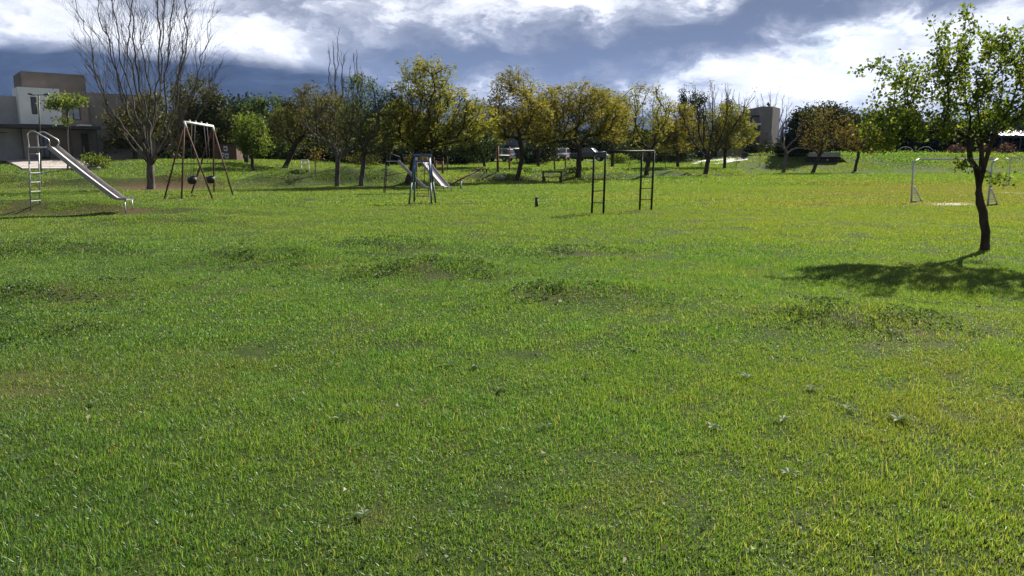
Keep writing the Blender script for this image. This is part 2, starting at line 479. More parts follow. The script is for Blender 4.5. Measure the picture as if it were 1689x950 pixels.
solid('stone_dark', (0.022, 0.020, 0.018), (0.011, 0.010, 0.009), 3, 0.95, bump=0.6)
solid('rock', (0.32, 0.30, 0.27), (0.16, 0.15, 0.13), 4, 0.95, bump=0.5)
solid('paper', (0.60, 0.61, 0.62), (0.45, 0.46, 0.48), 8, 0.7)
solid('car_silver', (0.24, 0.26, 0.30), (0.21, 0.23, 0.26), 1.5, 0.25, 0.55)
solid('goal_paint', (0.50, 0.50, 0.50), (0.36, 0.36, 0.35), 9, 0.55)
solid('car_white', (0.32, 0.32, 0.33), (0.28, 0.28, 0.29), 1.5, 0.25)
solid('car_grey', (0.10, 0.105, 0.11), (0.085, 0.09, 0.095), 1.5, 0.28, 0.4)
solid('lamp_red', (0.45, 0.02, 0.02), (0.3, 0.015, 0.015), 6, 0.3)
solid('net_white', (0.55, 0.55, 0.53), (0.4, 0.4, 0.38), 20, 0.8)
solid('door_dark', (0.05, 0.042, 0.038), (0.03, 0.026, 0.024), 3, 0.6)
glassy('glass_dark')
glassy('glass_pale', (0.10, 0.12, 0.14))


# ------------------------------------------------------------------ mesh helpers
class MB:
    def __init__(self):
        self.v, self.f = [], []

    def add(self, vs, fs):
        o = len(self.v)
        self.v += [tuple(v) for v in vs]
        self.f += [tuple(i + o for i in f) for f in fs]
        return self

    def box(self, c, s, ax=None, taper=1.0):
        """box with centre c, full sizes s, optional axes"""
        c = Vector(c)
        X, Y, Z = ax if ax else (Vector((1, 0, 0)), Vector((0, 1, 0)), Vector((0, 0, 1)))
        vs = []
        for k in (-1, 1):
            tp = taper if k > 0 else 1.0
            for i, j in ((-1, -1), (1, -1), (1, 1), (-1, 1)):
                vs.append(c + X * (i * s[0] / 2 * tp) + Y * (j * s[1] / 2 * tp) + Z * (k * s[2] / 2))
        return self.add(vs, [(3, 2, 1, 0), (4, 5, 6, 7), (0, 1, 5, 4), (1, 2, 6, 5), (2, 3, 7, 6), (3, 0, 4, 7)])

    def tube(self, pts, r, n=6, cap=True):
        pts = [Vector(p) for p in pts]
        rr = r if isinstance(r, (list, tuple)) else [r] * len(pts)
        up = None
        base = len(self.v)
        for i, p in enumerate(pts):
            d = (pts[min(i + 1, len(pts) - 1)] - pts[max(i - 1, 0)])
            if d.length < 1e-9:
                d = Vector((0, 0, 1))
            d.normalize()
            if up is None:
                up = Vector((0, 0, 1)) if abs(d.z) < 0.9 else Vector((1, 0, 0))
            a = d.cross(up)
            if a.length < 1e-5:
                a = d.cross(Vector((0.3, 1, 0.2)))
            a.normalize()
            b = a.cross(d).normalized()
            up = b
            for k in range(n):
                q = 2 * math.pi * k / n
                self.v.append(tuple(p + a * (math.cos(q) * rr[i]) + b * (math.sin(q) * rr[i])))
        for i in range(len(pts) - 1):
            for k in range(n):
                k2 = (k + 1) % n
                self.f.append((base + i * n + k, base + i * n + k2, base + (i + 1) * n + k2, base + (i + 1) * n + k))
        if cap:
            self.f.append(tuple(base + k for k in range(n))[::-1])
            self.f.append(tuple(base + (len(pts) - 1) * n + k for k in range(n)))
        return self

    def prism(self, poly, h0, h1, frame):
        """polygon of (a, b) swept from h0 to h1 along the third axis; frame maps (a, b, h) to a point"""
        n = len(poly)
        vs = [frame(a, b, h0) for a, b in poly] + [frame(a, b, h1) for a, b in poly]
        fs = [tuple(range(n))[::-1], tuple(range(n, 2 * n))]
        fs += [(i, (i + 1) % n, n + (i + 1) % n, n + i) for i in range(n)]
        return self.add(vs, fs)

    def build(self, name, mat, parent=None, smooth=False, bevel=0.0):
        me = bpy.data.meshes.new(name)
        me.from_pydata(self.v, [], self.f)
        me.validate()
        if smooth:
            me.polygons.foreach_set('use_smooth', [True] * len(me.polygons))
        me.materials.append(MATS[mat])
        me.update()
        o = bpy.data.objects.new(name, me)
        COL.objects.link(o)
        if parent is not None:
            o.parent = parent
        if bevel:
            b = o.modifiers.new('edge', 'BEVEL')
            b.width = bevel
            b.segments = 2
            b.limit_method = 'ANGLE'
        return o


def tag(o, label=None, cat=None, group=None, kind=None):
    if label: o['label'] = label
    if cat: o['category'] = cat
    if group: o['group'] = group
    if kind: o['kind'] = kind
    return o


def thing(name, label, cat, loc=(0, 0, 0), rz=0.0, group=None):
    o = bpy.data.objects.new(name, None)
    o.empty_display_size = 0.2
    COL.objects.link(o)
    o.location = loc
    o.rotation_euler = (0, 0, rz)
    return tag(o, label, cat, group)


def np_mesh(name, V, faces_n, mat, tint=None, parent=None, smooth=False):
    """V: (n, k, 3) n faces of k corners each, not shared"""
    n, k = V.shape[0], V.shape[1]
    me = bpy.data.meshes.new(name)
    me.vertices.add(n * k)
    me.vertices.foreach_set('co', V.reshape(-1).astype(np.float32))
    idx = np.arange(n * k, dtype=np.int32)
    me.loops.add(n * k)
    me.loops.foreach_set('vertex_index', idx)
    me.polygons.add(n)
    me.polygons.foreach_set('loop_start', np.arange(n, dtype=np.int32) * k)
    if tint is not None:
        a = me.attributes.new('tint', 'FLOAT', 'POINT')
        a.data.foreach_set('value', np.repeat(tint, k).astype(np.float32))
    me.materials.append(MATS[mat])
    me.update(calc_edges=True)
    if smooth:
        me.polygons.foreach_set('use_smooth', [True] * n)
    o = bpy.data.objects.new(name, me)
    COL.objects.link(o)
    if parent is not None:
        o.parent = parent
    return o


# ------------------------------------------------------------------ the ground
def ground_masks(x, y):
    dirt = np.zeros_like(x); pale = np.zeros_like(x); dry = np.zeros_like(x)
    for (px, py, l, w, s) in ((690, 665, .22, .16, .6), (696, 339, .7, .5, .45), (222, 347, .7, .4, .5), (318, 326, 1.2, .5, .5), (742, 318, .7, .5, .5), (1025, 352, 1.6, .4, .3), (1480, 545, .55, .3, .3), (985, 487, .5, .22, .35), (1470, 520, .9, .45, .25), (100, 478, .7, .3, .4), (20, 640, .4, .3, .3),
                              (440, 427, .9, .3, .25), (700, 453, .8, .3, .2), (260, 352, 2.0, .5, .35), (40, 350, 3.0, .6, .4), (950, 412, .4, .2, .4), (640, 860, .16, .1, .5),
                              (1010, 840, .15, .1, .45), (270, 520, .2, .12, .5), (1210, 665, .25, .12, .35), (350, 495, .25, .15, .4), (235, 312, 3.0, 1.3, .8), (300, 306, 3.5, 1.3, .6)):
        p = at(px, py)
        dirt += s * np.exp(-((x - p.x) / l) ** 2 - ((y - p.y) / w) ** 2)
    for (px, py, l, w, s) in ((1568, 336, 0.9, .6, 1.5), (1655, 318, 1.2, .7, .8)    ):
        p = at(px, py)
        pale += s * np.exp(-((x - p.x) / l) ** 2 - ((y - p.y) / w) ** 2) * (0.4 + 1.2 * fbm(x * 1.5, y * 2.5, 3, 3))
    u = x / np.maximum(y, 1)
    band = sstep(0.30, 0.42, u) * sstep(24.5, 29, y) * (1 - sstep(44, 60, y))
    dry += band * (0.25 + 0.75 * sstep(0.35, 0.62, fbm(x * 0.25, y * 0.5, 12, 3)))
    dry += 0.5 * sstep(0.58, 0.80, fbm(x * 0.30 + 9, y * 0.22, 21, 4)) * sstep(14, 24, y)
    dry += 0.40 * sstep(0.55, 0.75, fbm(x * 0.9, y * 0.9, 44, 3)) * sstep(1.5, 4.5, x - 0.2 * y) * (1 - sstep(9, 14, y))
    dry += 0.35 * sstep(0.62, 0.8, fbm(x * 1.4, y * 1.4, 60, 3))
    for (px, py, l, w, s) in ((20, 640, .8, .7, .6), (1620, 690, 1.0, .5, .55), (1500, 530, 1.2, .6, .35)):
        p = at(px, py)
        dry += s * np.exp(-((x - p.x) / l) ** 2 - ((y - p.y) / w) ** 2)
    return np.clip(dirt, 0, 1), np.clip(pale, 0, 1), np.clip(dry * 0.55, 0, 0.6)


def grow(a, step, f, end):
    r = [a]
    while r[-1] < end:
        step *= f
        r.append(r[-1] + step)
    return r


def build_ground():
    xp = list(np.arange(0, 9, 0.16)) + grow(9, 0.18, 1.06, 9000)
    xs = np.array([-v for v in xp[:0:-1]] + xp)
    ys = np.array([-v for v in grow(2, 1.0, 1.5, 3000)[::-1]] + list(np.linspace(-1, 1.8, 5)) + list(np.arange(2, 16, 0.13)) + list(np.arange(16, 30, 0.25)) + list(np.arange(30, 75, 0.5)) + grow(75, 0.6, 1.10, 9000))
    X, Y = np.meshgrid(xs, ys)
    Z = terrain(X, Y)
    nx, ny = len(xs), len(ys)
    V = np.stack([X, Y, Z], -1).reshape(-1, 3)
    i = np.arange(nx - 1); j = np.arange(ny - 1)
    I, J = np.meshgrid(i, j)
    a = (J * nx + I).reshape(-1)
    fc = np.stack([a, a + 1, a + nx + 1, a + nx], -1)
    me = bpy.data.meshes.new('lawn')
    me.vertices.add(len(V)); me.vertices.foreach_set('co', V.reshape(-1).astype(np.float32))
    me.loops.add(fc.size); me.loops.foreach_set('vertex_index', fc.reshape(-1).astype(np.int32))
    me.polygons.add(len(fc)); me.polygons.foreach_set('loop_start', np.arange(len(fc), dtype=np.int32) * 4)
    me.update(calc_edges=True)
    me.polygons.foreach_set('use_smooth', [True] * len(fc))
    for nm, val in zip(('dirt', 'pale', 'dry'), ground_masks(V[:, 0], V[:, 1])):
        at_ = me.attributes.new(nm, 'FLOAT', 'POINT')
        at_.data.foreach_set('value', val.astype(np.float32))
    me.materials.append(MATS['lawn_soil'])
    o = bpy.data.objects.new('lawn', me)
    COL.objects.link(o)
    tag(o, 'wide uneven mown lawn with low hummocks and bare patches', 'lawn', kind='structure')


build_ground()


def build_mountains():
    rng = np.random.default_rng(4)
    prof_px = [-700, -300, 0, 150, 260, 360, 450, 520, 580, 640, 700, 800, 900, 1040, 1120, 1250, 1400, 1600, 1689, 2000, 2600]
    prof_py = [60, 40, 30, 28, 36, 44, 52, 66, 88, 118, 150, 176, 186, 190, 202, 216, 216, 200, 192, 190, 210]
    base_px = [(-700, 120), (2600, 210)]
    cols = np.linspace(-700, 2500, 260)
    rows = np.linspace(0, 1, 46)
    D0, D1 = 3300.0, 5200.0
    V = []; cb = []
    for r in rows:
        for c in cols:
            Y = D0 + (D1 - D0) * r
            top = np.interp(c, prof_px, prof_py)
            zt = EYE.z + (262 - top) / F * D1 * 1.0
            x = (c - CX) / F * Y
            ridge = fbm(x * 0.0016, Y * 0.0016, 8, 5) - 0.5
            z = zt * (r ** 0.85) * (1 + 0.55 * ridge * (1 - 0.55 * r)) - 5
            V.append((x, Y, z))
            # the cloud base hangs at about 440 m on the left, clear of the lower ridges on the right
            base = np.interp(c, [-700, 0, 150, 300, 480, 560, 640, 720, 820, 2600], [600, 560, 585, 520, 490, 440, 380, 330, 900, 1500])
            cb.append((z - base) / 120.0)
    n = len(cols)
    fs = [(j * n + i, j * n + i + 1, (j + 1) * n + i + 1, (j + 1) * n + i) for j in range(len(rows) - 1) for i in range(n - 1)]
    me = bpy.data.meshes.new('mountains')
    me.from_pydata(V, [], fs)
    me.polygons.foreach_set('use_smooth', [True] * len(fs))
    a = me.attributes.new('cloudbase', 'FLOAT', 'POINT')
    a.data.foreach_set('value', np.array(cb, np.float32))
    me.materials.append(MATS['wooded_slope'])
    me.update()
    o = bpy.data.objects.new('mountains', me)
    COL.objects.link(o)
    tag(o, 'dark blue wooded mountains vanishing into the cloud base', 'mountains', kind='structure')


build_mountains()


# ------------------------------------------------------------------ grass
def build_grass():
    rng = np.random.default_rng(11)
    src = bpy.data.collections.new('grass_tufts')          # sources only, never linked to the scene

    def patch(name, size, blades, h, w, curl):
        n = blades
        ctr = rng.normal(0, size * 0.36, (n, 2))
        ang = rng.uniform(0, 2 * math.pi, n)
        H = h * rng.uniform(0.4, 1.1, n) * (1 + 0.5 * (rng.random(n) < 0.07))
        W = w * rng.uniform(0.7, 1.3, n)
        lean = np.abs(rng.normal(0, 0.46, n)) + 0.05
        la = rng.uniform(0, 2 * math.pi, n)
        side = np.stack([np.cos(ang), np.sin(ang), np.zeros(n)], -1)
        ld = np.stack([np.cos(la), np.sin(la), np.zeros(n)], -1)
        up = np.array([0, 0, 1.0])
        p0 = np.concatenate([ctr, np.full((n, 1), -0.012)], 1)
        p1 = p0 + (ld * np.sin(lean * 0.6)[:, None] + up * np.cos(lean * 0.6)[:, None]) * (H * 0.55)[:, None]
        l2 = lean * (1 + curl)
        p2 = p1 + (ld * np.sin(l2)[:, None] + up * np.cos(l2)[:, None]) * (H * 0.5)[:, None]
        hw = (W / 2)[:, None]
        q1 = np.stack([p0 - side * hw * 0.8, p0 + side * hw * 0.8, p1 + side * hw, p1 - side * hw], 1)
        q2 = np.stack([p1 - side * hw, p1 + side * hw, p2 + side * hw * 0.15, p2 - side * hw * 0.15], 1)
        V = np.concatenate([q1, q2], 0)
        tint = np.clip(rng.beta(1.7, 2.2, n) + (rng.random(n) < 0.05) * 0.5, 0, 1)
        o = np_mesh(name, V, 4, 'grass_blades', np.concatenate([tint, tint]), smooth=True)
        COL.objects.unlink(o)
        src.objects.link(o)

    LOD = [  # d0, d1, cell, blades, height, width
        (-0.6, 6.5, 0.20, 430, 0.041, 0.0040), (5.8, 13.0, 0.36, 560, 0.043, 0.0064), (12.0, 27.0, 0.72, 640, 0.047, 0.0110), (25.0, 52.0, 1.5, 640, 0.062, 0.026), (48.0, 98.0, 3.2, 900, 0.095, 0.065), (92.0, 135.0, 6.0, 1500, 0.14, 0.13)]
    names = []
    for k, (d0, d1, cell, bl, h, w) in enumerate(LOD):
        for v in range(4):
            patch('tuft_%d_%d' % (k, v), cell, bl, h, w, 0.9)
    order = sorted(o.name for o in src.objects)
    P, R, S, I, D, YL = [], [], [], [], [], []
    for k, (d0, d1, cell, bl, h, w) in enumerate(LOD):
        st = cell * 0.80
        gy = np.arange(d0, d1, st)
        gx = np.arange(-0.80 * d1 - 6, 0.80 * d1 + 6, st)
        X, Y = np.meshgrid(gx, gy)
        X = X.ravel() + rng.uniform(-.5, .5, X.size) * st
        Y = Y.ravel() + rng.uniform(-.5, .5, Y.size) * st
        keep = np.abs(X) < 0.80 * Y + 6.0
        if k > 0:
            keep &= rng.random(X.size) < sstep(d0, LOD[k - 1][1], Y) * 1.0 + 0.0
        if k < len(LOD) - 1:
            keep &= rng.random(X.size) < 1 - sstep(LOD[k + 1][0], d1, Y) * 1.0
        dirt, pale, dry = ground_masks(X, Y)
        thin = np.clip(dirt * 1.0 + pale * 1.1, 0, 0.95)
        keep &= rng.random(X.size) > thin
        for (a0, a1, b0, b1) in NO_GRASS:
            keep &= ~((X > a0) & (X < a1) & (Y > b0) & (Y < b1))
        X, Y, dry = X[keep], Y[keep], dry[keep]
        Z = terrain(X, Y)
        e = 0.15 + 0.2 * cell
        nx = -(terrain(X + e, Y) - terrain(X - e, Y)) / (2 * e)
        ny = -(terrain(X, Y + e) - terrain(X, Y - e)) / (2 * e)
        tilt = np.arctan(np.hypot(nx, ny)); az = np.arctan2(ny, nx)
        n = len(X)
        P.append(np.stack([X, Y, Z], -1))
        # small slopes: euler angles are enough for the tilt, the spin comes from the four sources and mirrored scale
        rz = rng.integers(0, 4, n) * (math.pi / 2) + rng.uniform(-.4, .4, n)
        c, s = np.cos(rz), np.sin(rz)
        lx = nx * c + ny * s; ly = -nx * s + ny * c
        R.append(np.stack([-np.arctan(ly), np.arctan(lx), rz], -1))
        lush = 0.5 + 1.0 * fbm(X * 1.1, Y * 1.1, 91, 3)
        S.append(lush * rng.uniform(0.85, 1.15, n))
        I.append(k * 4 + rng.integers(0, 4, n))
        u = X / np.maximum(Y, 1.0)
        YL.append(np.clip(0.08 + 0.46 * sstep(7, 20, Y) + 0.9 * (fbm(X * 0.10 + 3, Y * 0.10, 150, 3) - 0.5) + 0.42 * sstep(0.18, 0.6, u) * (1 - sstep(25, 40, Y)) - 0.15 * sstep(-0.2, -0.6, u) + 1.1 * (fbm(X * 0.45, Y * 0.45, 140, 4) - 0.5), 0, 1))
        D.append(np.clip(dry + rng.uniform(-.06, .06, n), 0, 1))
    P, R, S, I, D, YL = (np.concatenate(q) for q in (P, R, S, I, D, YL))
    me = bpy.data.meshes.new('grass')
    me.vertices.add(len(P)); me.vertices.foreach_set('co', P.reshape(-1).astype(np.float32))
    for nm, ty, val in (('rot', 'FLOAT_VECTOR', R), ('scl', 'FLOAT', S), ('dry', 'FLOAT', D), ('yel', 'FLOAT', YL)):
        a = me.attributes.new(nm, ty, 'POINT')
        a.data.foreach_set('vector' if ty == 'FLOAT_VECTOR' else 'value', val.reshape(-1).astype(np.float32))
    a = me.attributes.new('idx', 'INT', 'POINT')
    a.data.foreach_set('value', I.astype(np.int32))
    me.update()
    o = bpy.data.objects.new('grass', me)
    COL.objects.link(o)
    ng = bpy.data.node_groups.new('scatter', 'GeometryNodeTree')
    ng.interface.new_socket('Geometry', in_out='INPUT', socket_type='NodeSocketGeometry')
    ng.interface.new_socket('Geometry', in_out='OUTPUT', socket_type='NodeSocketGeometry')
    gi = ng.nodes.new('NodeGroupInput'); go = ng.nodes.new('NodeGroupOutput')
    ip = ng.nodes.new('GeometryNodeInstanceOnPoints')
    ci = ng.nodes.new('GeometryNodeCollectionInfo')
    ci.inputs['Collection'].default_value = src
    ci.inputs['Separate Children'].default_value = True
    ci.inputs['Reset Children'].default_value = True

    def named(nm, ty):
        n = ng.nodes.new('GeometryNodeInputNamedAttribute')
        n.data_type = ty
        n.inputs['Name'].default_value = nm
        return n.outputs['Attribute']
    er = ng.nodes.new('FunctionNodeEulerToRotation')
    L = ng.links.new
    L(named('rot', 'FLOAT_VECTOR'), er.inputs[0])
    L(gi.outputs[0], ip.inputs['Points'])
    L(ci.outputs[0], ip.inputs['Instance'])
    ip.inputs['Pick Instance'].default_value = True
    L(named('idx', 'INT'), ip.inputs['Instance Index'])
    L(er.outputs[0], ip.inputs['Rotation'])
    cx = ng.nodes.new('ShaderNodeCombineXYZ')
    cx.inputs[0].default_value = 1; cx.inputs[1].default_value = 1
    L(named('scl', 'FLOAT'), cx.inputs[2])
    L(cx.outputs[0], ip.inputs['Scale'])
    L(ip.outputs[0], go.inputs[0])
    md = o.modifiers.new('scatter', 'NODES')
    md.node_group = ng
    tag(o, 'short green and yellowing grass blades covering the lawn', 'grass', kind='stuff')
    print('grass patches', len(P))


NO_GRASS = []


# ------------------------------------------------------------------ trees
def unit(v):
    return v / np.maximum(np.linalg.norm(v, axis=-1, keepdims=True), 1e-9)


def skeleton(trunk, targets, rng, up_bias=0.6, wig=0.10, tip_r=0.006, power=2.3, min_r=None, seg=0.6, stems=None, attach_z=None):
    """grow limbs from a trunk polyline to every target point; returns nodes, parents, radii, tip indices"""
    nodes = [np.array(p, float) for p in trunk]
    par = [-1] + list(range(len(trunk) - 1))
    fork = max(1, int(len(trunk) * 0.55))
    top = nodes[-1]
    order = np.argsort(np.linalg.norm(targets - top, axis=1))
    tips = []
    N = np.zeros((len(trunk) + len(targets) * 8 + 60, 3))
    N[:len(trunk)] = nodes
    cnt = len(trunk)
    for st in (stems or []):                # upright leaders that leave the top of the trunk
        prev = len(trunk) - 1 - (cnt % 2)
        a = N[prev].copy()
        for f in (0.12, 0.25, 0.4, 0.55, 0.7, 0.85, 1.0):
            N[cnt] = a + (np.array(st) - a) * np.array([f ** 1.25, f ** 1.25, f]) + rng.normal(0, 0.015, 3)
            par.append(prev); prev = cnt; cnt += 1
    for ti in order:
        t = targets[ti]
        d = t - N[fork:cnt]
        dist = np.linalg.norm(d, axis=1)
        cost = dist * (1 + up_bias * (1 - d[:, 2] / np.maximum(dist, 1e-6)))
        if attach_z is not None:            # clear stem below this height
            cost = cost + 50.0 * (N[fork:cnt, 2] < attach_z)
        j = int(np.argmin(cost)) + fork
        a = N[j].copy()
        L = np.linalg.norm(t - a)
        k = max(1, min(5, int(L / seg)))
        prev = j
        for s in range(1, k + 1):
            f = s / k
            p = a + (t - a) * f
            if s < k:
                p = p + rng.normal(0, wig * L / k, 3) + np.array([0, 0, 0.10 * L * math.sin(math.pi * f)])
            N[cnt] = p
            par.append(prev)
            prev = cnt
            cnt += 1
        tips.append(prev)
    N = N[:cnt]
    par = np.array(par)
    smooth_limbs(N, par, len(trunk))
    area = np.zeros(cnt)
    leaf = np.ones(cnt, bool)
    leaf[par[par >= 0]] = False
    for i in range(cnt - 1, -1, -1):
        if leaf[i]:
            area[i] = tip_r ** power
        if par[i] >= 0:
            area[par[i]] += area[i]
    return N, par, area ** (1 / power), tips


def smooth_limbs(N, par, fixed, it=3):
    cnt = len(N)
    kids = np.zeros(cnt); acc = np.zeros((cnt, 3))
    for _ in range(it):
        kids[:] = 0; acc[:] = 0
        np.add.at(kids, par[1:], 1); np.add.at(acc, par[1:], N[1:])
        ok = (kids > 0) & (np.arange(cnt) >= fixed)
        m = acc[ok] / kids[ok][:, None]
        N[ok] = N[ok] * 0.5 + m * 0.22 + N[par[ok]] * 0.28


def pipe_radii(par, tip_r=0.006, power=1.85):
    cnt = len(par)
    area = np.zeros(cnt)
    leaf = np.ones(cnt, bool)
    leaf[par[par >= 0]] = False
    for i in range(cnt - 1, -1, -1):
        if leaf[i]:
            area[i] = tip_r ** power
        if par[i] >= 0:
            area[par[i]] += area[i]
    return area ** (1 / power)


def bare_tree(name, label, base, fork, tops, seed, r_base, bark='bark_grey', side=7, twig=5, ang=0.5, twig_min=0.006, step=0.45, leaf=None, leaf_share=0.1, start=0.15, side_len=0.42, lsize=0.7, cat='tree', group=None, low=0):
    """leafless tree: stems rise from the fork to each of the tops, with side limbs and twigs"""
    rng = np.random.default_rng(seed)
    base = np.array(base, float); fork = np.array(fork, float)
    N = [base + (fork - base) * f + rng.normal(0, 0.015, 3) for f in (0, 0.35, 0.7, 1.0)]
    par = [-1, 0, 1, 2]
    ends = []

    def run(i0, d, length, curve, jit, stp):
        k = max(2, int(length / stp))
        p = N[i0].copy(); d = d / np.linalg.norm(d)
        prev = i0; ids = []
        for s in range(k):
            d = d + curve * (stp / length) + rng.normal(0, jit, 3)
            d /= np.linalg.norm(d)
            p = p + d * (length / k)
            N.append(p.copy()); par.append(prev); prev = len(N) - 1; ids.append((prev, d.copy()))
        ends.append(prev)
        return ids
    for tp in tops:
        tp = np.array(tp, float)
        v = tp - fork; Ls = np.linalg.norm(v)
        d0 = v / Ls + np.array([v[0], v[1], 0]) / Ls * 0.35
        ids = []
        k = max(4, int(Ls / step)); prev = 3
        walk = np.cumsum(rng.normal(0, 0.075, (k + 1, 3)), 0); walk -= walk[0] + (walk[-1] - walk[0]) * np.linspace(0, 1, k + 1)[:, None]
        walk[:, 2] *= 0.3
        for s in range(1, k + 1):
            f = s / k
            out = np.array([v[0], v[1], 0]) * 0.22 * math.sin(math.pi * f)
            p = fork + v * f + out + walk[s] + rng.normal(0, 0.02, 3)
            N.append(p); par.append(prev); prev = len(N) - 1; ids.append(prev)
        ends.append(prev)
        for q in range(side):
            f = rng.uniform(start, 0.95)
            j = ids[min(len(ids) - 1, int(f * len(ids)))]
            dv = v / Ls
            rnd = unit(rng.normal(0, 1, 3) * np.array([1, 1, 0.3]))
            d = dv * math.cos(ang) + rnd * math.sin(ang)
            L1 = Ls * side_len * (1.15 - 0.75 * f) * rng.uniform(0.6, 1.2)
            sid = run(j, d, L1, np.array([0, 0, 0.5]), 0.11, step * 0.6)
            for w in range(twig):
                jj, dd = sid[rng.integers(len(sid) // 4, len(sid))]
                d2 = dd + unit(rng.normal(0, 1, 3)) * 0.6 + np.array([0, 0, 0.15])
                run(jj, d2, L1 * rng.uniform(0.2, 0.5), np.array([0, 0, 0.3]), 0.10, step * 0.5)
        for w in range(twig * 2):
            j = ids[rng.integers(len(ids) // 4, len(ids))]
            run(j, v / Ls + unit(rng.normal(0, 1, 3)) * 0.55, Ls * rng.uniform(0.06, 0.14), np.array([0, 0, 0.3]), 0.08, step * 0.5)
    for w in range(low):                    # crooked low limbs
        a = rng.uniform(0, 2 * math.pi)
        j = 3 + rng.integers(1, 4)
        sid = run(j, np.array([math.cos(a), math.sin(a) * 0.5, 0.25]), rng.uniform(1.2, 2.4), np.array([0, 0, -0.5]), 0.22, 0.25)
        for q in range(3):
            jj, dd = sid[rng.integers(1, len(sid))]
            run(jj, dd + unit(rng.normal(0, 1, 3)) * 0.9, rng.uniform(0.4, 0.9), np.array([0, 0, 0.1]), 0.2, 0.2)
    N = np.array(N); par = np.array(par)
    root = thing(name, label, cat, tuple(base), 0, group)
    wood_mesh('trunk', N, par, pipe_radii(par), bark, root, base, r_base, twig_min=twig_min)
    if leaf:
        e = np.array(ends); e = e[rng.random(len(e)) < leaf_share]
        crown_mesh('crown', N[e], unit(N[e] - N[par[e]]), rng, 'clump', leaf, root, base, 0.35, lsize)
    return root


def wood_mesh(name, N, par, R, mat, parent, origin, r_base, sides=6, twig_min=0.004):
    """limbs as tapered tubes; radii scaled so that the foot of the trunk has radius r_base"""
    s = r_base / R[0]
    R = np.maximum(R * s, twig_min)
    ch = [[] for _ in range(len(N))]
    for i, p in enumerate(par):
        if p >= 0:
            ch[p].append(i)
    mb = MB()
    stack = [(0, None)]
    while stack:
        i, frm = stack.pop()
        pts, rr = [], []
        if frm is not None:
            pts.append(N[frm] - origin); rr.append(min(R[frm], R[i] * 1.25))
        while True:
            pts.append(N[i] - origin); rr.append(R[i])
            if not ch[i]:
                rr[-1] *= 0.5
                break
            c = sorted(ch[i], key=lambda q: -R[q])
            for q in c[1:]:
                stack.append((q, i))
            i = c[0]
        if frm is None:
            pts.insert(0, pts[0] - np.array([0, 0, 0.25])); rr.insert(0, rr[0] * 1.5)
            rr[1] *= 1.2
        if len(pts) >= 2:
            mx = max(rr)
            mb.tube(pts, rr, sides if mx > 0.03 else (4 if mx > 0.012 else 3), cap=False)
    return mb.build(name, mat, parent, smooth=True)


def leaf_faces(P, Dr, rng, L, W, curl=0.25):
    """one bent four-cornered leaf at each point, growing along Dr"""
    n = len(P)
    Dr = unit(Dr)
    r = unit(np.cross(Dr, rng.normal(0, 1, (n, 3))))
    nn = np.cross(Dr, r)
    Lh = (L * rng.uniform(0.6, 1.25, n))[:, None]
    Wh = (W * rng.uniform(0.7, 1.2, n))[:, None] / 2
    mid = P + Dr * Lh * 0.5 + nn * Lh * curl * 0.4
    tip = P + Dr * Lh - nn * Lh * curl * 0.3
    return np.stack([P, mid + r * Wh, tip, mid - r * Wh], 1)


def crown_mesh(name, tips, outdir, rng, style, mat, parent, origin, dens=1.0, size=1.0, tint_bias=0.0):
    n = len(tips)
    if style == 'rosette':          # tufts of long drooping feathery leaves at the twig ends
        k = max(3, int(16 * dens))
        P = np.repeat(tips, k, 0) + rng.normal(0, 0.16 * size, (n * k, 3))
        D = np.repeat(outdir, k, 0) * 0.45 + rng.normal(0, 0.75, (n * k, 3))
        D[:, 2] = D[:, 2] * 0.6 - 0.05
        V = leaf_faces(P, D, rng, 0.34 * size, 0.075 * size, 0.45)
    elif style == 'broad':          # single leaves along the outer twigs
        k = max(3, int(16 * dens))
        P = np.repeat(tips, k, 0) - np.repeat(outdir, k, 0) * rng.uniform(0, 0.38, (n * k, 1)) * size + rng.normal(0, 0.075 * size, (n * k, 3))
        D = rng.normal(0, 0.8, (n * k, 3)) + np.repeat(outdir, k, 0) * 0.4
        D[:, 2] -= 0.25
        V = leaf_faces(P, D, rng, 0.085 * size, 0.080 * size, 0.35)
    else:                           # dense clumps of small leaves
        k = max(4, int(22 * dens))
        P = np.repeat(tips, k, 0) + rng.normal(0, 0.27 * size, (n * k, 3)) * np.array([1, 1, 0.75])
        D = rng.normal(0, 1, (n * k, 3)) + np.array([0, 0, 0.1])
        V = leaf_faces(P, D, rng, 0.22 * size, 0.13 * size, 0.35)
    cl = np.repeat(rng.normal(0, 0.16, n), k)
    tint = np.clip(rng.beta(2, 2, n * k) * 0.8 + 0.1 + cl + tint_bias, 0, 1)
    o = np_mesh(name, V - origin, 4, mat, tint, parent)
    o['kind'] = 'stuff'
    return o


def in_ellipsoid(rng, c, r, n, shell=0.45):
    d = unit(rng.normal(0, 1, (n, 3)))
    q = rng.uniform(shell ** 3, 1, (n, 1)) ** (1 / 3)
    return np.array(c) + d * q * np.array(r)


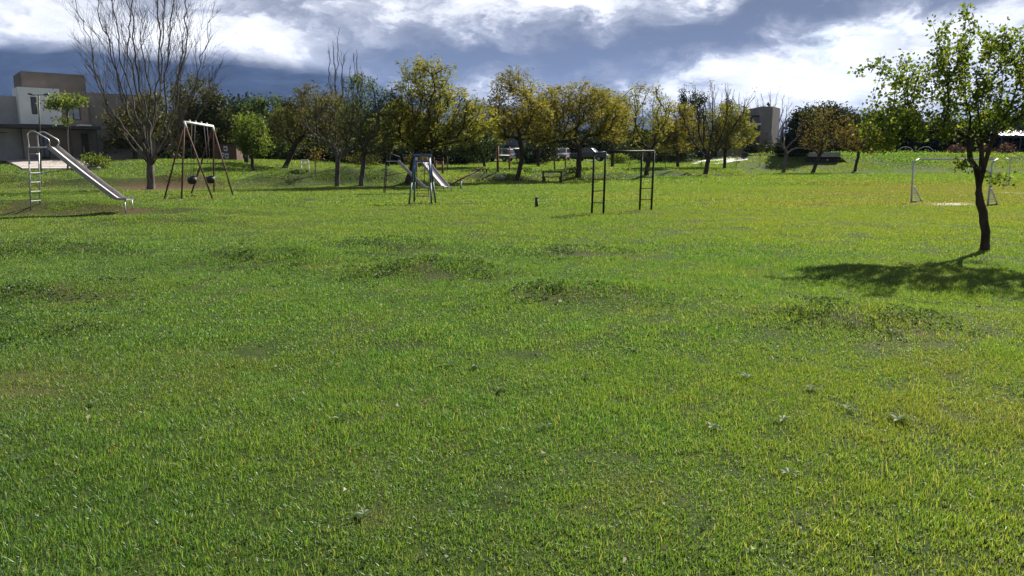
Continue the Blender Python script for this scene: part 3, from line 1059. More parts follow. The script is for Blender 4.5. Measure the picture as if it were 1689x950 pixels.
def tree(name, label, base, lobes, n, seed, style='rosette', leaf='leaf_gold', bark='bark_dark', r_base=0.2, trunk_top=None, dens=1.0, size=1.0, group=None,
         up_bias=0.6, leaf_share=1.0, bare=0, wig=0.1, shell=0.45, cat='tree', trunk_mid=None, twig_min=0.008, stems=None, power=2.0, attach_z=None):
    """base: foot on the ground; lobes: (x, y, z, rx, ry, rz) ellipsoids of the crown in the world; n targets; bare: extra leafless tips"""
    rng = np.random.default_rng(seed)
    base = np.array(base, float)
    vol = np.array([l[3] * l[4] * l[5] for l in lobes]) ** 0.7
    n = int(n * (1.35 if style == 'rosette' else 1.0))
    cnts = np.maximum((vol / vol.sum() * n).astype(int), 6)
    T = np.concatenate([in_ellipsoid(rng, l[:3], l[3:], c, shell) for l, c in zip(lobes, cnts)])
    T = T[T[:, 2] > base[2] + 0.25]
    cen = np.average(np.array([l[:3] for l in lobes]), axis=0, weights=vol)
    if trunk_top is None:
        trunk_top = base * 0.55 + cen * 0.45
        low = min(l[2] - l[5] for l in lobes)
        trunk_top[2] = max(base[2] + 0.8, min(low + 0.25 * (cen[2] - low), cen[2]))
    trunk_top = np.array(trunk_top, float)
    m = 7
    tr = []
    for i in range(m):
        f = i / (m - 1)
        p = base + (trunk_top - base) * f
        if trunk_mid is not None:
            p = p + np.array(trunk_mid) * math.sin(math.pi * f)
        if 0 < i:
            p = p + rng.normal(0, 0.007 * np.linalg.norm(trunk_top - base), 3) * np.array([1, 1, 0.2])
        tr.append(p)
    N, par, R, tips = skeleton(tr, T, rng, up_bias, wig, stems=stems, power=power, attach_z=attach_z)
    root = thing(name, label, cat, tuple(base), 0, group)
    wood_mesh('trunk', N, par, R, bark, root, base, r_base, twig_min=twig_min)
    tp = N[tips]
    od = unit(tp - N[par[tips]])
    if leaf_share > 0 and leaf:
        sel = rng.random(len(tp)) < leaf_share
        crown_mesh('crown', tp[sel], od[sel], rng, style, leaf, root, base, dens, size)
    return root


def lobe(px, py, Y, rx_px, ry_px, depth=None):
    """a crown ellipsoid given where its middle shows and its half sizes there, at depth Y"""
    p = aty(px, py, Y)
    k = Y / F * 1.03
    rx, rz = rx_px * k, ry_px * k
    return (p.x, p.y, p.z, rx, depth if depth else (rx + rz) * 0.5, rz)


def build_trees():
    # --- the near tree beside the goal
    b = at(1624, 414); Y = b.y
    tt = aty(1612, 318, Y)
    lbs = [lobe(1582, 38, Y, 34, 30, .5), lobe(1620, 68, Y + .2, 44, 26, .8), lobe(1545, 92, Y, 48, 20, .6), lobe(1468, 110, Y - .2, 56, 19, .5), lobe(1510, 128, Y + .3, 60, 18, .6), lobe(1600, 112, Y, 60, 30, .9), lobe(1672, 62, Y, 50, 24, .6),
           lobe(1715, 105, Y, 50, 34, .7), lobe(1655, 140, Y - .3, 56, 30, .8), lobe(1560, 160, Y, 60, 18, .7), lobe(1478, 166, Y - .2, 58, 17, .5), lobe(1520, 192, Y - .3, 62, 14, .6), lobe(1455, 208, Y - .3, 46, 20, .5), lobe(1505, 225, Y - .4, 56, 18, .5),
           lobe(1610, 190, Y, 50, 22, .6), lobe(1690, 180, Y, 46, 22, .6), lobe(1445, 236, Y - .4, 26, 14, .3), lobe(1655, 300, Y - .3, 14, 12, .2), lobe(1570, 272, Y - .3, 16, 8, .2), lobe(1755, 130, Y - .3, 55, 40, .8), lobe(1740, 60, Y, 50, 34, .7)]
    lbs = [(x, y, z, rx, ry * 1.5, rz) for (x, y, z, rx, ry, rz) in lbs]
    tree('leafy_tree', 'nearest tree, slender dark trunk and open green crown, casting shadow on the lawn', b, lbs,
         610, 5, 'broad', 'leaf_lime', 'bark_dark', 0.074, trunk_top=tt, trunk_mid=(0.06, 0, 0), dens=1.15, size=0.76, power=1.85, up_bias=1.15, shell=0.1, wig=0.05, twig_min=0.0035, stems=[aty(1594, 170, Y), aty(1625, 150, Y + .25), aty(1608, 110, Y - .2), aty(1652, 165, Y)], attach_z=aty(1612, 250, Y).z)
    # --- the tall bare tree behind the silver slide
    b = at(249, 312); Y = b.y
    tops = [aty(x, y, Y + dy) for (x, y, dy) in ((118, -20, 0.5), (150, -70, -1.0), (185, -95, 1.0), (215, -120, -0.6), (250, -130, 0.8), (285, -115, -1.0), (315, -80, 0.6), (345, 10, -0.5), (352, 110, .3), (185, 60, -1.2), (150, 110, -.6), (200, -60, -1.5), (270, -40, 1.6), (232, 40, -1.4), (300, 20, 1.0))]
    bare_tree('bare_tree', 'tall leafless tree with pale branches behind the silver slide', b, aty(248, 276, Y), tops, 12, 0.20, 'bark_grey', side=14, twig=9, ang=0.36, twig_min=0.006, low=8, start=0.2, side_len=0.34)
    # --- slim umbrella tree before the house
    b = at(111, 283); Y = b.y
    tree('slender_tree', 'slender young tree with a flat green crown before the white house', b, [lobe(112, 166, Y, 28, 11), lobe(88, 173, Y, 16, 6), lobe(108, 196, Y, 10, 6)], 60, 21, 'clump', 'leaf_lime', 'bark_grey', 0.07,
         trunk_top=aty(112, 185, Y), dens=0.9, size=1.0)
    # --- olive trees by the house
    for px, pyb, lb, n, sd, lf, nm, lab in (
        (222, 266, [(215, 210, 36, 34), (248, 190, 38, 36), (195, 238, 20, 12)], 110, 31, 'leaf_olive', 'olive_tree', 'thin olive grey tree hiding the end of the white house'),
        (322, 264, [(325, 175, 40, 44), (345, 215, 36, 40), (295, 210, 38, 40), (300, 160, 26, 20)], 230, 32, 'leaf_olive', 'broad_tree', 'rounded brown green tree behind the rusty swing frame'),
        (352, 258, [(350, 195, 34, 40), (375, 215, 26, 30)], 150, 33, 'leaf_dark', 'dark_tree', 'dark tree between the swing frame and the brick hut'),
    ):
        Y = 74.0 if px < 250 else 82.0
        b = gat(px, Y)
        tree(nm, lab, b, [lobe(x, y, Y, w, h) for (x, y, w, h) in lb], n, sd, 'clump', lf, 'bark_dark', 0.22, dens=1.15, size=1.45)
    # --- bright small tree
    b = at(417, 282); Y = b.y
    tree('round_tree', 'small bright green round tree with a short dark trunk', b, [lobe(414, 212, Y, 28, 24), lobe(418, 238, Y, 26, 18), lobe(400, 232, Y, 16, 14)], 130, 41, 'clump', 'leaf_lime', 'bark_dark', 0.13, dens=1.3, size=1.0)
    # --- green trees left of centre
    b = gat(470, 72); Y = 72
    tree('spreading_tree', 'spreading yellow green tree behind the sparse tree', b, [lobe(520, 185, Y, 48, 42), lobe(480, 205, Y, 36, 38), lobe(555, 200, Y, 30, 36)], 260, 42, 'rosette', 'leaf_olive', 'bark_dark', 0.24, dens=1.2, size=1.2)
    Y = 88; b = gat(440, Y)
    tree('leafy_tree', 'leafy mid green tree behind the small bright round tree', b, [lobe(440, 195, Y, 42, 34), lobe(420, 225, Y, 34, 34), lobe(465, 225, Y, 34, 34)], 260, 43, 'clump', 'leaf_green', 'bark_dark', 0.24, dens=1.2, size=1.5)
    b = at(556, 308); Y = b.y
    tree('sparse_tree', 'sparse tree with many thin bare limbs on the grassy bank', b, [lobe(555, 195, Y, 70, 48), lobe(520, 170, Y, 40, 26), lobe(600, 215, Y, 36, 36)], 240, 44, 'rosette', 'leaf_olive', 'bark_grey', 0.15, dens=0.55, size=0.75, leaf_share=0.6,
         up_bias=0.9, trunk_top=aty(557, 262, Y))
    b = at(596, 306); Y = b.y
    tree('airy_tree', 'airy green tree with a straight dark trunk beside the sparse tree', b, [lobe(605, 160, Y, 38, 38), lobe(640, 190, Y, 26, 36), lobe(585, 205, Y, 34, 34), lobe(622, 232, Y, 30, 24), lobe(595, 130, Y, 18, 14)], 250, 45, 'clump', 'leaf_green', 'bark_grey', 0.15,
         dens=0.6, size=0.72, leaf_share=0.9, up_bias=0.8, shell=0.2, trunk_top=aty(600, 250, Y))
    # --- golden trees in the middle
    b = at(674, 302); Y = b.y
    tree('golden_tree', 'tallest golden leaved tree, rising behind the blue swing', b, [lobe(703, 122, Y, 44, 26), lobe(690, 165, Y, 50, 40), lobe(740, 180, Y, 52, 38), lobe(780, 195, Y, 42, 34), lobe(660, 205, Y, 34, 34), lobe(730, 220, Y, 60, 22), lobe(700, 225, Y, 40, 20)],
         420, 46, 'rosette', 'leaf_gold', 'bark_dark', 0.25, dens=1.05, size=1.0, up_bias=0.7, trunk_top=aty(692, 240, Y))
    b = at(851, 298); Y = b.y
    tree('golden_tree', 'golden tree with a thin curved trunk between the seesaw and the bench', b, [lobe(850, 138, Y, 34, 20), lobe(848, 175, Y, 48, 34), lobe(826, 200, Y, 26, 34), lobe(880, 205, Y, 34, 34)], 280, 47, 'rosette', 'leaf_amber', 'bark_dark', 0.18, dens=0.9, size=1.0,
         up_bias=0.8, trunk_top=aty(858, 232, Y), trunk_mid=(0.25, 0, 0), leaf_share=0.95)
    b = at(953, 292); Y = b.y
    tree('golden_tree', 'broad golden tree with a thick dark trunk beside the bench', b, [lobe(950, 162, Y, 52, 24), lobe(975, 185, Y, 60, 34), lobe(930, 195, Y, 52, 38), lobe(1010, 205, Y, 32, 36), lobe(900, 215, Y, 28, 26)], 420, 48, 'rosette', 'leaf_amber', 'bark_dark', 0.22, dens=1.05, size=1.0,
         up_bias=0.6, trunk_top=aty(957, 246, Y))
    b = at(1066, 290); Y = b.y
    tree('golden_tree', 'thinly leaved golden tree seen through the climbing bars, trunk leaning', b, [lobe(1062, 165, Y, 40, 24), lobe(1030, 185, Y, 26, 28), lobe(1090, 185, Y, 22, 26), lobe(1066, 215, Y, 40, 26)], 190, 49, 'rosette', 'leaf_gold', 'bark_dark', 0.20, dens=0.75, size=0.95,
         up_bias=1.0, trunk_top=aty(1072, 250, Y), leaf_share=0.85)
    Y = 84
    for px, lb, n, sd, lf, lab in (
        (640, [(640, 215, 34, 28), (655, 190, 28, 26)], 150, 51, 'leaf_gold', 'yellow green tree filling the gap between airy tree and tallest golden tree'),
        (888, [(888, 165, 30, 24), (895, 195, 32, 34), (870, 205, 24, 30)], 190, 52, 'leaf_amber', 'golden tree behind the bench, between two nearer golden trees'),
        (800, [(800, 225, 34, 30), (775, 240, 30, 24)], 170, 53, 'leaf_green', 'low green tree overhanging the parked silver car'),
        (1010, [(1000, 165, 24, 18), (1010, 195, 30, 30)], 150, 54, 'leaf_gold', 'golden tree behind the near post of the climbing bars'),
        (1118, [(1115, 200, 40, 28), (1125, 225, 36, 24), (1100, 225, 28, 24)], 260, 55, 'leaf_amber', 'low rounded golden tree right of the climbing bars'),
        (1195, [(1200, 195, 34, 26), (1210, 220, 34, 26), (1180, 225, 28, 26)], 260, 56, 'leaf_gold', 'rounded golden tree standing by the paved drive'),
    ):
        b = gat(px, Y)
        tree('golden_tree' if lf != 'leaf_green' else 'green_tree', lab, b, [lobe(x, y, Y, w, h) for (x, y, w, h) in lb], n, sd, 'rosette' if lf != 'leaf_green' else 'clump', lf, 'bark_dark', 0.18, dens=1.05, size=1.25)
    b = at(1163, 289); Y = b.y
    bare_tree('forked_tree', 'forked tree with long bare upright twigs before the paved drive', b, aty(1168, 264, Y), [aty(x, y, Y + dy) for (x, y, dy) in ((1125, 178, 1), (1148, 158, -1), (1175, 150, 1), (1200, 152, -1), (1228, 165, 0.5), (1160, 165, 0))],
              57, 0.21, 'bark_dark', side=8, twig=5, ang=0.45, twig_min=0.009, leaf='leaf_lime', leaf_share=0.07, start=0.3)
    b = at(1292, 285); Y = b.y
    tree('bare_tree', 'small crooked leafless tree before the dark taupe building', b, [lobe(1300, 215, Y, 26, 26), lobe(1280, 225, Y, 14, 20), lobe(1325, 245, Y, 20, 8)], 60, 58, None, None, 'bark_twig', 0.2, up_bias=0.9, trunk_top=aty(1297, 255, Y), wig=0.14, twig_min=0.012)
    b = at(1341, 284); Y = b.y
    tree('autumn_tree', 'autumn tree with rusty green leaves leaning beside the culvert', b, [lobe(1352, 190, Y, 34, 22), lobe(1375, 215, Y, 34, 30), lobe(1340, 215, Y, 28, 26), lobe(1360, 232, Y, 40, 20)], 200, 59, 'clump', 'leaf_bronze', 'bark_dark', 0.2, dens=0.6, size=0.95, trunk_top=aty(1352, 255, Y), leaf_share=0.9)
    b = at(1410, 283); Y = b.y
    tree('autumn_tree', 'smaller rusty tree farther from the culvert, behind the near tree', b, [lobe(1415, 228, Y, 36, 22), lobe(1440, 235, Y, 28, 18)], 150, 60, 'clump', 'leaf_bronze', 'bark_dark', 0.16, dens=0.8, size=1.1)
    # --- tall bare poplars far behind
    for px, top, hw, sd, lab in ((555, 60, 12, 61, 'taller of two bare poplars rising above the green trees'), (588, 82, 10, 62, 'shorter of two bare poplars rising above the green trees')):
        Y = 100.0; b = gat(px, Y)
        bare_tree('bare_poplar', lab, b, aty(px, 205, Y), [aty(px + k * hw, top + abs(k) * 26 + 6 * (k > 0), Y + k) for k in (-1, -0.5, 0, 0.6, 1)], sd, 0.2, 'bark_twig', side=6, twig=3, ang=0.25, twig_min=0.013, side_len=0.2)
    Y = 118.0
    for px, top, hw, sd, lab in ((1225, 158, 34, 63, 'bare twiggy tree behind the left wing of the taupe building'), (1275, 150, 26, 64, 'bare twiggy tree rising behind the taupe tower'), (1185, 148, 24, 65, 'bare twiggy tree above the golden tree by the drive')):
        b = gat(px, Y)
        bare_tree('bare_tree', lab, b, aty(px, 235, Y), [aty(px + k * hw, top + abs(k) * 14, Y + 2 * k) for k in (-1, -0.6, -0.2, 0.3, 0.7, 1)], sd, 0.2, 'bark_twig', side=5, twig=4, ang=0.4, twig_min=0.013, side_len=0.3)
    # --- dark conifers
    for px, top, hw, sd, lab in ((1127, 148, 7, 66, 'narrow dark cypress above the low golden tree'), (1200, 163, 6, 67, 'narrow dark conifer tip above the tree by the drive'),):
        Y = 112.0; b = gat(px, Y)
        lbs = [lobe(px, top + (q + 0.5) * 14, Y, hw * (0.35 + 0.22 * q), 11) for q in range(6)]
        tree('cypress_tree', lab, b, lbs, 160, sd, 'clump', 'leaf_dark', 'bark_dark', 0.18, dens=1.0, size=1.2, trunk_top=aty(px, top + 8, Y), shell=0.1)
    Y = 112.0; b = gat(1147, Y)
    tree('dark_tree', 'small round dark tree top beside the cypress', b, [lobe(1147, 168, Y, 16, 14), lobe(1147, 200, Y, 22, 20)], 110, 68, 'clump', 'leaf_dark', 'bark_dark', 0.2, dens=1.1, size=1.4)
    Y = 96.0
    for px, lb, sd, lab in ((1300, [(1304, 238, 12, 13), (1298, 246, 12, 7)], 69, 'dark evergreen shrouding the foot of the taupe tower'),
                            (1324, [(1322, 208, 20, 24), (1328, 232, 28, 24)], 70, 'dark evergreen beside the taupe tower, behind the bare tree')):
        b = gat(px, Y)
        tree('evergreen_tree', lab, b, [lobe(x, y, Y, w, h) for (x, y, w, h) in lb], 200, sd, 'clump', 'leaf_dark', 'bark_dark', 0.22, dens=1.2, size=1.6)
    # leafy tree off to the left whose bare twigs reach into the picture
    Y = 34.0; b = gat(-45, Y)
    tree('bare_tree', 'leafless tree at the edge whose pale twigs reach in beside the house', b, [lobe(-35, 215, Y, 46, 26), lobe(-60, 150, Y, 40, 60)], 70, 71, None, None, 'bark_grey', 0.16, up_bias=0.9, wig=0.12, twig_min=0.008)


def build_woods():
    """far masses nobody could count: the wood behind the field and the undergrowth under the trees"""
    rng = np.random.default_rng(3)

    def mass(name, label, spans, leaf, seed, size):
        rg = np.random.default_rng(seed)
        T = []
        for (px0, px1, ytop0, ytop1, ybot, Y, n) in spans:
            c = rg.uniform(0, 1, n)
            px = px0 + (px1 - px0) * c
            lump = fbm(px * 0.045, px * 0 + Y, seed, 3)
            top = ytop0 + (ytop1 - ytop0) * c + (0.55 - lump) * 34
            f = rg.uniform(0, 1, n) ** 0.8
            py = top + (ybot - top) * f
            Yd = Y + rg.uniform(-3.5, 5, n) + lump * 4
            for a, b_, d in zip(px, py, Yd):
                T.append(tuple(aty(a, b_, d)))
        T = np.array(T)
        T[:, 2] = np.maximum(T[:, 2], terrain(T[:, 0], T[:, 1]) + 0.1)
        org = T.mean(0)
        od = unit(T - org)
        o = crown_mesh(name, T, od, rg, 'clump', leaf, None, org, 1.0, size)
        o.location = org
        tag(o, label, name.replace('_', ' '), kind='stuff')
        return o
    mass('woods', 'dark evergreen wood closing the field behind the goals', [(1325, 1480, 178, 182, 252, 112, 900), (1470, 1640, 186, 196, 250, 112, 850), (1630, 1760, 188, 185, 248, 114, 600)], 'leaf_dark', 5, 2.2)
    mass('woods', 'dark wood behind the green trees at the mountain foot', [(285, 420, 190, 165, 262, 100, 520), (400, 700, 178, 185, 262, 104, 1200), (690, 1080, 222, 222, 262, 116, 800), (1060, 1240, 220, 228, 258, 114, 380), (160, 300, 215, 200, 262, 92, 300)], 'leaf_dark', 6, 2.2)
    mass('undergrowth', 'dark shrubs and hedge under the trees behind the playground', [(420, 660, 228, 228, 268, 92, 620), (640, 800, 222, 224, 268, 92, 520), (865, 915, 228, 232, 266, 92, 160), (1065, 1140, 238, 240, 264, 96, 160), (1010, 1070, 245, 245, 262, 100, 90), (1235, 1330, 244, 244, 254, 99, 160)], 'leaf_dark', 8, 1.7)
    # low shrubs one can tell apart
    for i, (px, py, hw, hh, lf, lab) in enumerate((
        (158, 268, 24, 10, 'leaf_lime', 'leafy green bush at the edge of the paved forecourt'),
        (945, 287, 14, 7, 'leaf_dark', 'low dark shrub at the foot of the broad golden tree'),
        (870, 291, 12, 6, 'leaf_dark', 'low dark shrub left of the wooden bench'),
        (1578, 250, 12, 10, 'leaf_red', 'reddish ornamental shrub behind the goal, left of the near trunk'),
        (1658, 249, 13, 11, 'leaf_red', 'reddish spiky shrub below the pale shed roof'),
        (1625, 250, 10, 7, 'leaf_red', 'reddish low shrub showing just right of the near trunk'),
        (1020, 262, 16, 7, 'leaf_lime', 'pale green bush behind the climbing bars'),
        (383, 250, 10, 20, 'leaf_olive', 'tall ivy clad shrub against the brick hut'),
        (600, 262, 30, 9, 'leaf_olive', 'low clipped shrub behind the trunk of the airy tree'),
        (690, 264, 20, 9, 'leaf_olive', 'low olive shrub behind the blue swing'),
    )):
        rg = np.random.default_rng(100 + i)
        Y = {0: 62, 1: 66, 2: 60, 3: 100, 4: 100, 5: 100, 6: 92, 7: 80, 8: 84, 9: 84}[i]
        b = gat(px, Y)
        k = Y / F
        c = aty(px, py, Y)
        n = 90
        T = in_ellipsoid(rg, (c.x, c.y, max(c.z, b.z + 0.25)), (hw * k, max(hw * k * 0.7, 0.4), hh * k * 1.1), n, 0.3)
        T[:, 2] = np.maximum(T[:, 2], b.z + 0.08)
        root = thing('shrub', lab, 'shrub', tuple(b))
        st = np.array(b) + np.array([0, 0, 0.02])
        N, par, R, tips = skeleton([st, st + np.array([0.02, 0, 0.1]), st + np.array([0.0, 0.02, 0.2])], T, rg, 0.6)
        wood_mesh('stem', N, par, R, 'bark_dark', root, np.array(b), 0.05)
        crown_mesh('foliage', T, unit(T - np.array(c)), rg, 'clump', lf, root, np.array(b), 0.7, 0.8)
    # staked saplings
    for i, (px, pyb, pyt, lab) in enumerate(((520, 290, 246, 'thin sapling with yellow leaves beside the white frame'), (1037, 281, 262, 'thin sapling seen between the climbing bars'), (1097, 279, 255, 'thin sapling just right of the climbing bars'),
                                             (1156, 277, 262, 'thin sapling left of the forked tree'), (1214, 277, 258, 'thin sapling near the dark waste bin'), (1253, 275, 248, 'thin lone sapling on the slope below the taupe tower'))):
        b = at(px, pyb); Y = b.y
        rg = np.random.default_rng(200 + i)
        top = aty(px + 1, pyt, Y)
        k = Y / F
        T = in_ellipsoid(rg, (top.x, Y, top.z - 0.35), (0.55 if i in (0, 4) else 0.25, 0.4, 0.6), 26 if i in (0, 4) else 10, 0.2)
        root = thing('sapling', lab, 'sapling', tuple(b))
        tr = [np.array(b) + (np.array(top) - np.array(b)) * f for f in (0, .25, .5, .75, .9)]
        N, par, R, tips = skeleton(tr, T, rg, 0.8)
        wood_mesh('trunk', N, par, R, 'bark_twig', root, np.array(b), 0.032, twig_min=0.008)
        crown_mesh('crown', T, unit(T - np.array(b)), rg, 'clump', 'leaf_bronze' if i == 0 else 'leaf_olive', root, np.array(b), 0.35, 0.6)


# ------------------------------------------------------------------ playground
def V3(*a):
    return Vector(a)


def pipe(name, pts, r, mat, parent, org, n=8):
    return MB().tube([Vector(p) - org for p in pts], r, n).build(name, mat, parent, smooth=True)


def slide(label, foot, axis, height, length, width, leg_mat, chute_mat, rail_mat, rungs=6, hoop=0.42, back=0.16, plat=0.55, group=None, end_h=0.24):
    """foot: middle of the ladder foot; axis: horizontal direction of travel"""
    root = thing('playground_slide', label, 'slide', tuple(foot), group=group)
    a = Vector((axis[0], axis[1], 0)).normalized()
    w = Vector((-a.y, a.x, 0))
    O = Vector((0, 0, 0))
    up = V3(0, 0, 1)
    h = height

    def gz(p):
        q = Vector(foot) + p
        return tz(q.x, q.y) - foot[2]
    top = a * back * 1.0
    for s in (-1, 1):                                     # ladder rails
        f = w * (s * width / 2)
        pipe('ladder_rail', [f + up * (gz(f) - 0.1), f + top + up * h], 0.021, leg_mat, root, O)
    for i in range(rungs):
        q = (i + 0.7) / (rungs + 0.4)
        c = top * q + up * (h * q)
        MB().box(c, (0.07, width, 0.025), (a, w, up)).build('rung', rail_mat, root, bevel=0.005)
    MB().box(top + a * (plat / 2 - 0.03) + up * h, (plat, width + 0.02, 0.03), (a, w, up)).build('platform', chute_mat, root, bevel=0.005)
    for s in (-1, 1):                                     # bent hand hoops
        o0 = w * (s * width / 2) + top
        pts = [o0 + up * (h - 0.15), o0 + up * (h + hoop * 0.75)]
        for q in np.linspace(0.1, 1, 7):
            g = math.pi * q
            pts.append(o0 + a * (0.16 - 0.16 * math.cos(g * 0.75)) + up * (h + hoop * 0.75 + hoop * 0.25 * math.sin(min(g * 0.75, math.pi / 2) if q < .7 else g * .75)))
        pts += [o0 + a * (plat + 0.06) + up * (h + 0.22), o0 + a * (plat + 0.08) + up * (h + 0.12), o0 + a * (plat + 0.0) + up * (h + 0.03)]
        pipe('hand_hoop', pts, 0.019, leg_mat, root, O)
    # chute: a trough with upstanding sides
    ch = MB()
    prof = []
    s0 = plat + back * 0.8
    run = length - 0.42
    n = 14
    for i in range(n + 1):
        q = i / n
        x = s0 + (run - s0) * q
        z = h + 0.01 + (end_h + 0.04 - h) * q
        z += 0.03 * math.sin(math.pi * q) * -1
        prof.append((x, z))
    prof.append((run + 0.16, end_h + 0.005)); prof.append((length, end_h))
    wd, sh, th = width / 2 - 0.02, 0.10, 0.012
    cs = [(-wd - th, sh), (-wd, sh), (-wd, 0), (wd, 0), (wd, sh), (wd + th, sh), (wd + th, -th * 2), (-wd - th, -th * 2)]
    vs = []
    for i, (x, z) in enumerate(prof):
        p0 = prof[max(0, i - 1)]; p1 = prof[min(len(prof) - 1, i + 1)]
        d = Vector((p1[0] - p0[0], p1[1] - p0[1])).normalized()
        nrm = a * (-d.y) + up * d.x
        k = 1.0 if i < len(prof) - 2 else 0.45
        for (c, v) in cs:
            vs.append(a * x + up * z + w * c + nrm * (v * (k if v > 0 else 1)))
    m = len(cs)
    fs, bedf = [], []
    for i in range(len(prof) - 1):
        for j in range(m):
            j2 = (j + 1) % m
            (bedf if j == 2 else fs).append((i * m + j, i * m + j2, (i + 1) * m + j2, (i + 1) * m + j))
    fs += [(0, 7, 6, 5, 4, 3, 2, 1)[:8]]
    fs += [tuple((len(prof) - 1) * m + q for q in range(m))]
    ch.add(vs, fs)
    ch.build('chute_side', 'chute_side', root)
    MB().add(vs, bedf).build('chute', chute_mat, root)
    for s in (-1, 1):
        f = w * (s * wd) + a * (length - 0.06)
        pipe('foot_leg', [f + up * (gz(f) - 0.1), f + up * (end_h - 0.02)], 0.017, leg_mat, root, O)
    pts = [w * 0 + top * .5 + up * h * 0.55, a * (s0 + (run - s0) * 0.33) + up * (h * 0.66)]
    pipe('brace', pts, 0.013, leg_mat, root, O)
    return root


def build_playground():
    up = V3(0, 0, 1)
    O = V3(0, 0, 0)
    # --- near silver slide
    f = at(58, 342)
    h = aty(58, 243, f.y).z - f.z
    e = at(219, 344)
    slide('long silver metal slide with looped handrails, nearest the tall bare tree', f, (e.x - f.x, 0.0), h, e.x - f.x + 0.1, 0.46, 'galvanised', 'slide_steel', 'galvanised', rungs=6, hoop=0.46)
    # --- dark ladder slide
    f = at(634, 319.5)
    h = aty(634, 266, f.y).z - f.z
    slide('slide with dark ladder and dull chute, behind the blue swing', f, (1, 0.02), h, (712 - 634) / F * f.y * 1.02, 0.42, 'dark_green_paint', 'galvanised', 'dark_green_paint', rungs=5, hoop=0.36)
    # --- bright slide facing the camera
    e = at(739, 316)
    Yt = e.y + 2.6
    tpx = gat(693, Yt)
    ax = V3(e.x - tpx.x, e.y - tpx.y, 0)
    h = aty(693, 268, Yt).z - tpx.z
    slide('bright metal slide with red handrails running down beside the blue swing', tpx, (ax.x, ax.y), h, ax.length, 0.50, 'red_oxide', 'slide_steel', 'red_oxide', rungs=5, hoop=0.25)

    # --- rusty swing frame
    A = [at(270, 327), at(299, 329), at(352, 329)]
    B = [at(314, 320), at(353, 318), at(385, 322)]
    YA = (A[0].y + A[2].y) / 2; YB = (B[0].y + B[2].y) / 2
    ta = aty(304, 201, YA); tb = aty(351, 208, YB)
    base = (A[0] + B[2]) / 2
    base.z = min(p.z for p in A + B)
    root = thing('swing_set', 'tall rusty swing frame with a white top bar and black seats', 'swing set', tuple(base))
    for p in (A[0], A[1], A[2]):
        pipe('leg', [p - up * 0.1, ta - up * 0.03], 0.036, 'rusty_paint', root, base)
    for p in (B[0], B[1], B[2]):
        pipe('leg', [p - up * 0.1, tb - up * 0.03], 0.036, 'rusty_paint', root, base)
    pipe('top_bar', [ta, tb], 0.052, 'white_paint', root, base, 10)
    for t_, L_ in ((ta, A), (tb, B)):
        k = 0.54
        pipe('cross_bar', [t_ + (L_[0] - t_) * k, t_ + (L_[2] - t_) * k], 0.022, 'rusty_paint', root, base)
        d = (L_[2] - t_).normalized()
        pipe('bar_elbow', [t_, t_ + d * 0.28], 0.044, 'white_paint', root, base, 8)
    d = tb - ta
    for i in range(4):
        c = ta + d * (0.18 + 0.2 * i)
        MB().box(c - base + up * 0.06, (0.05, 0.05, 0.12)).build('hanger', 'white_paint', root)
    for i, (q, px, py) in enumerate(((0.3, 317, 296), (0.72, 347, 295))):
        c = ta + d * q
        s_ = aty(px, py, c.y)
        mb = MB()                                           # bucket seat, an open shell
        nn = 12
        rings = []
        for (r, z) in ((0.10, -0.20), (0.17, -0.17), (0.21, -0.05), (0.20, 0.09), (0.17, 0.09), (0.18, -0.04), (0.13, -0.13), (0.03, -0.15)):
            rings.append([(math.cos(2 * math.pi * k / nn) * r, math.sin(2 * math.pi * k / nn) * r * 0.85, z + (0.05 if k in (2, 3, 4) and z > 0 else 0)) for k in range(nn)])
        vs = [v for rg in rings for v in rg]
        fs = [(j * nn + k, j * nn + (k + 1) % nn, (j + 1) * nn + (k + 1) % nn, (j + 1) * nn + k) for j in range(len(rings) - 1) for k in range(nn)]
        fs.append(tuple(range(nn))[::-1])
        fs.append(tuple((len(rings) - 1) * nn + k for k in range(nn)))
        mb.add(vs, fs)
        so = mb.build('seat', 'black_rubber', root, smooth=True)
        so.location = s_ - base
        ax = d.normalized()
        for s in (-1, 1):
            pipe('chain', [c + ax * (0.2 * s), s_ + ax * (0.17 * s) + up * 0.08], 0.009, 'chain_steel', root, base, 5)

    # --- small blue swing
    Lf, Lb, Rf, Rb = at(674, 337), at(683, 334), at(712, 338), at(719, 335)
    Yt = (Lf.y + Lb.y) / 2
    tl = aty(685, 257, Yt); tr = aty(708, 257, Yt)
    base = (Lf + Rb) / 2
    base.z = min(Lf.z, Rb.z, Lb.z, Rf.z)
    root = thing('swing_set', 'small blue A frame swing with a single wooden seat', 'swing set', tuple(base))
    for p, t_ in ((Lf, tl), (Lb, tl), (Rf, tr), (Rb, tr)):
        pipe('leg', [p - up * 0.1, p + (t_ - p) * 0.45], 0.034, 'teal_paint', root, base)
        pipe('upper_leg', [p + (t_ - p) * 0.45, t_ + (p - t_) * 0.02], 0.037, 'blue_paint', root, base)
    MB().box((tl + tr) / 2 - base + up * 0.02, ((tr - tl).length + 0.16, 0.10, 0.085)).build('top_bar', 'blue_paint', root, bevel=0.012)
    MB().box((tl + tr) / 2 - base - up * 0.20, ((tr - tl).length + 0.1, 0.04, 0.05)).build('cross_bar', 'blue_paint', root, bevel=0.008)
    sz = aty(695, 323, Yt).z
    sc = V3((tl.x + tr.x) / 2, Yt, sz)
    MB().box(sc - base, (0.52, 0.20, 0.045)).build('seat', 'seat_wood', root, bevel=0.01)
    for s in (-1, 1):
        pipe('chain', [sc + V3(0.22 * s, 0, 0.02), V3(sc.x + 0.20 * s, Yt, tl.z - 0.02)], 0.010, 'chain_steel', root, base, 5)

    # --- seesaw
    p = at(760, 312)
    Y = p.y
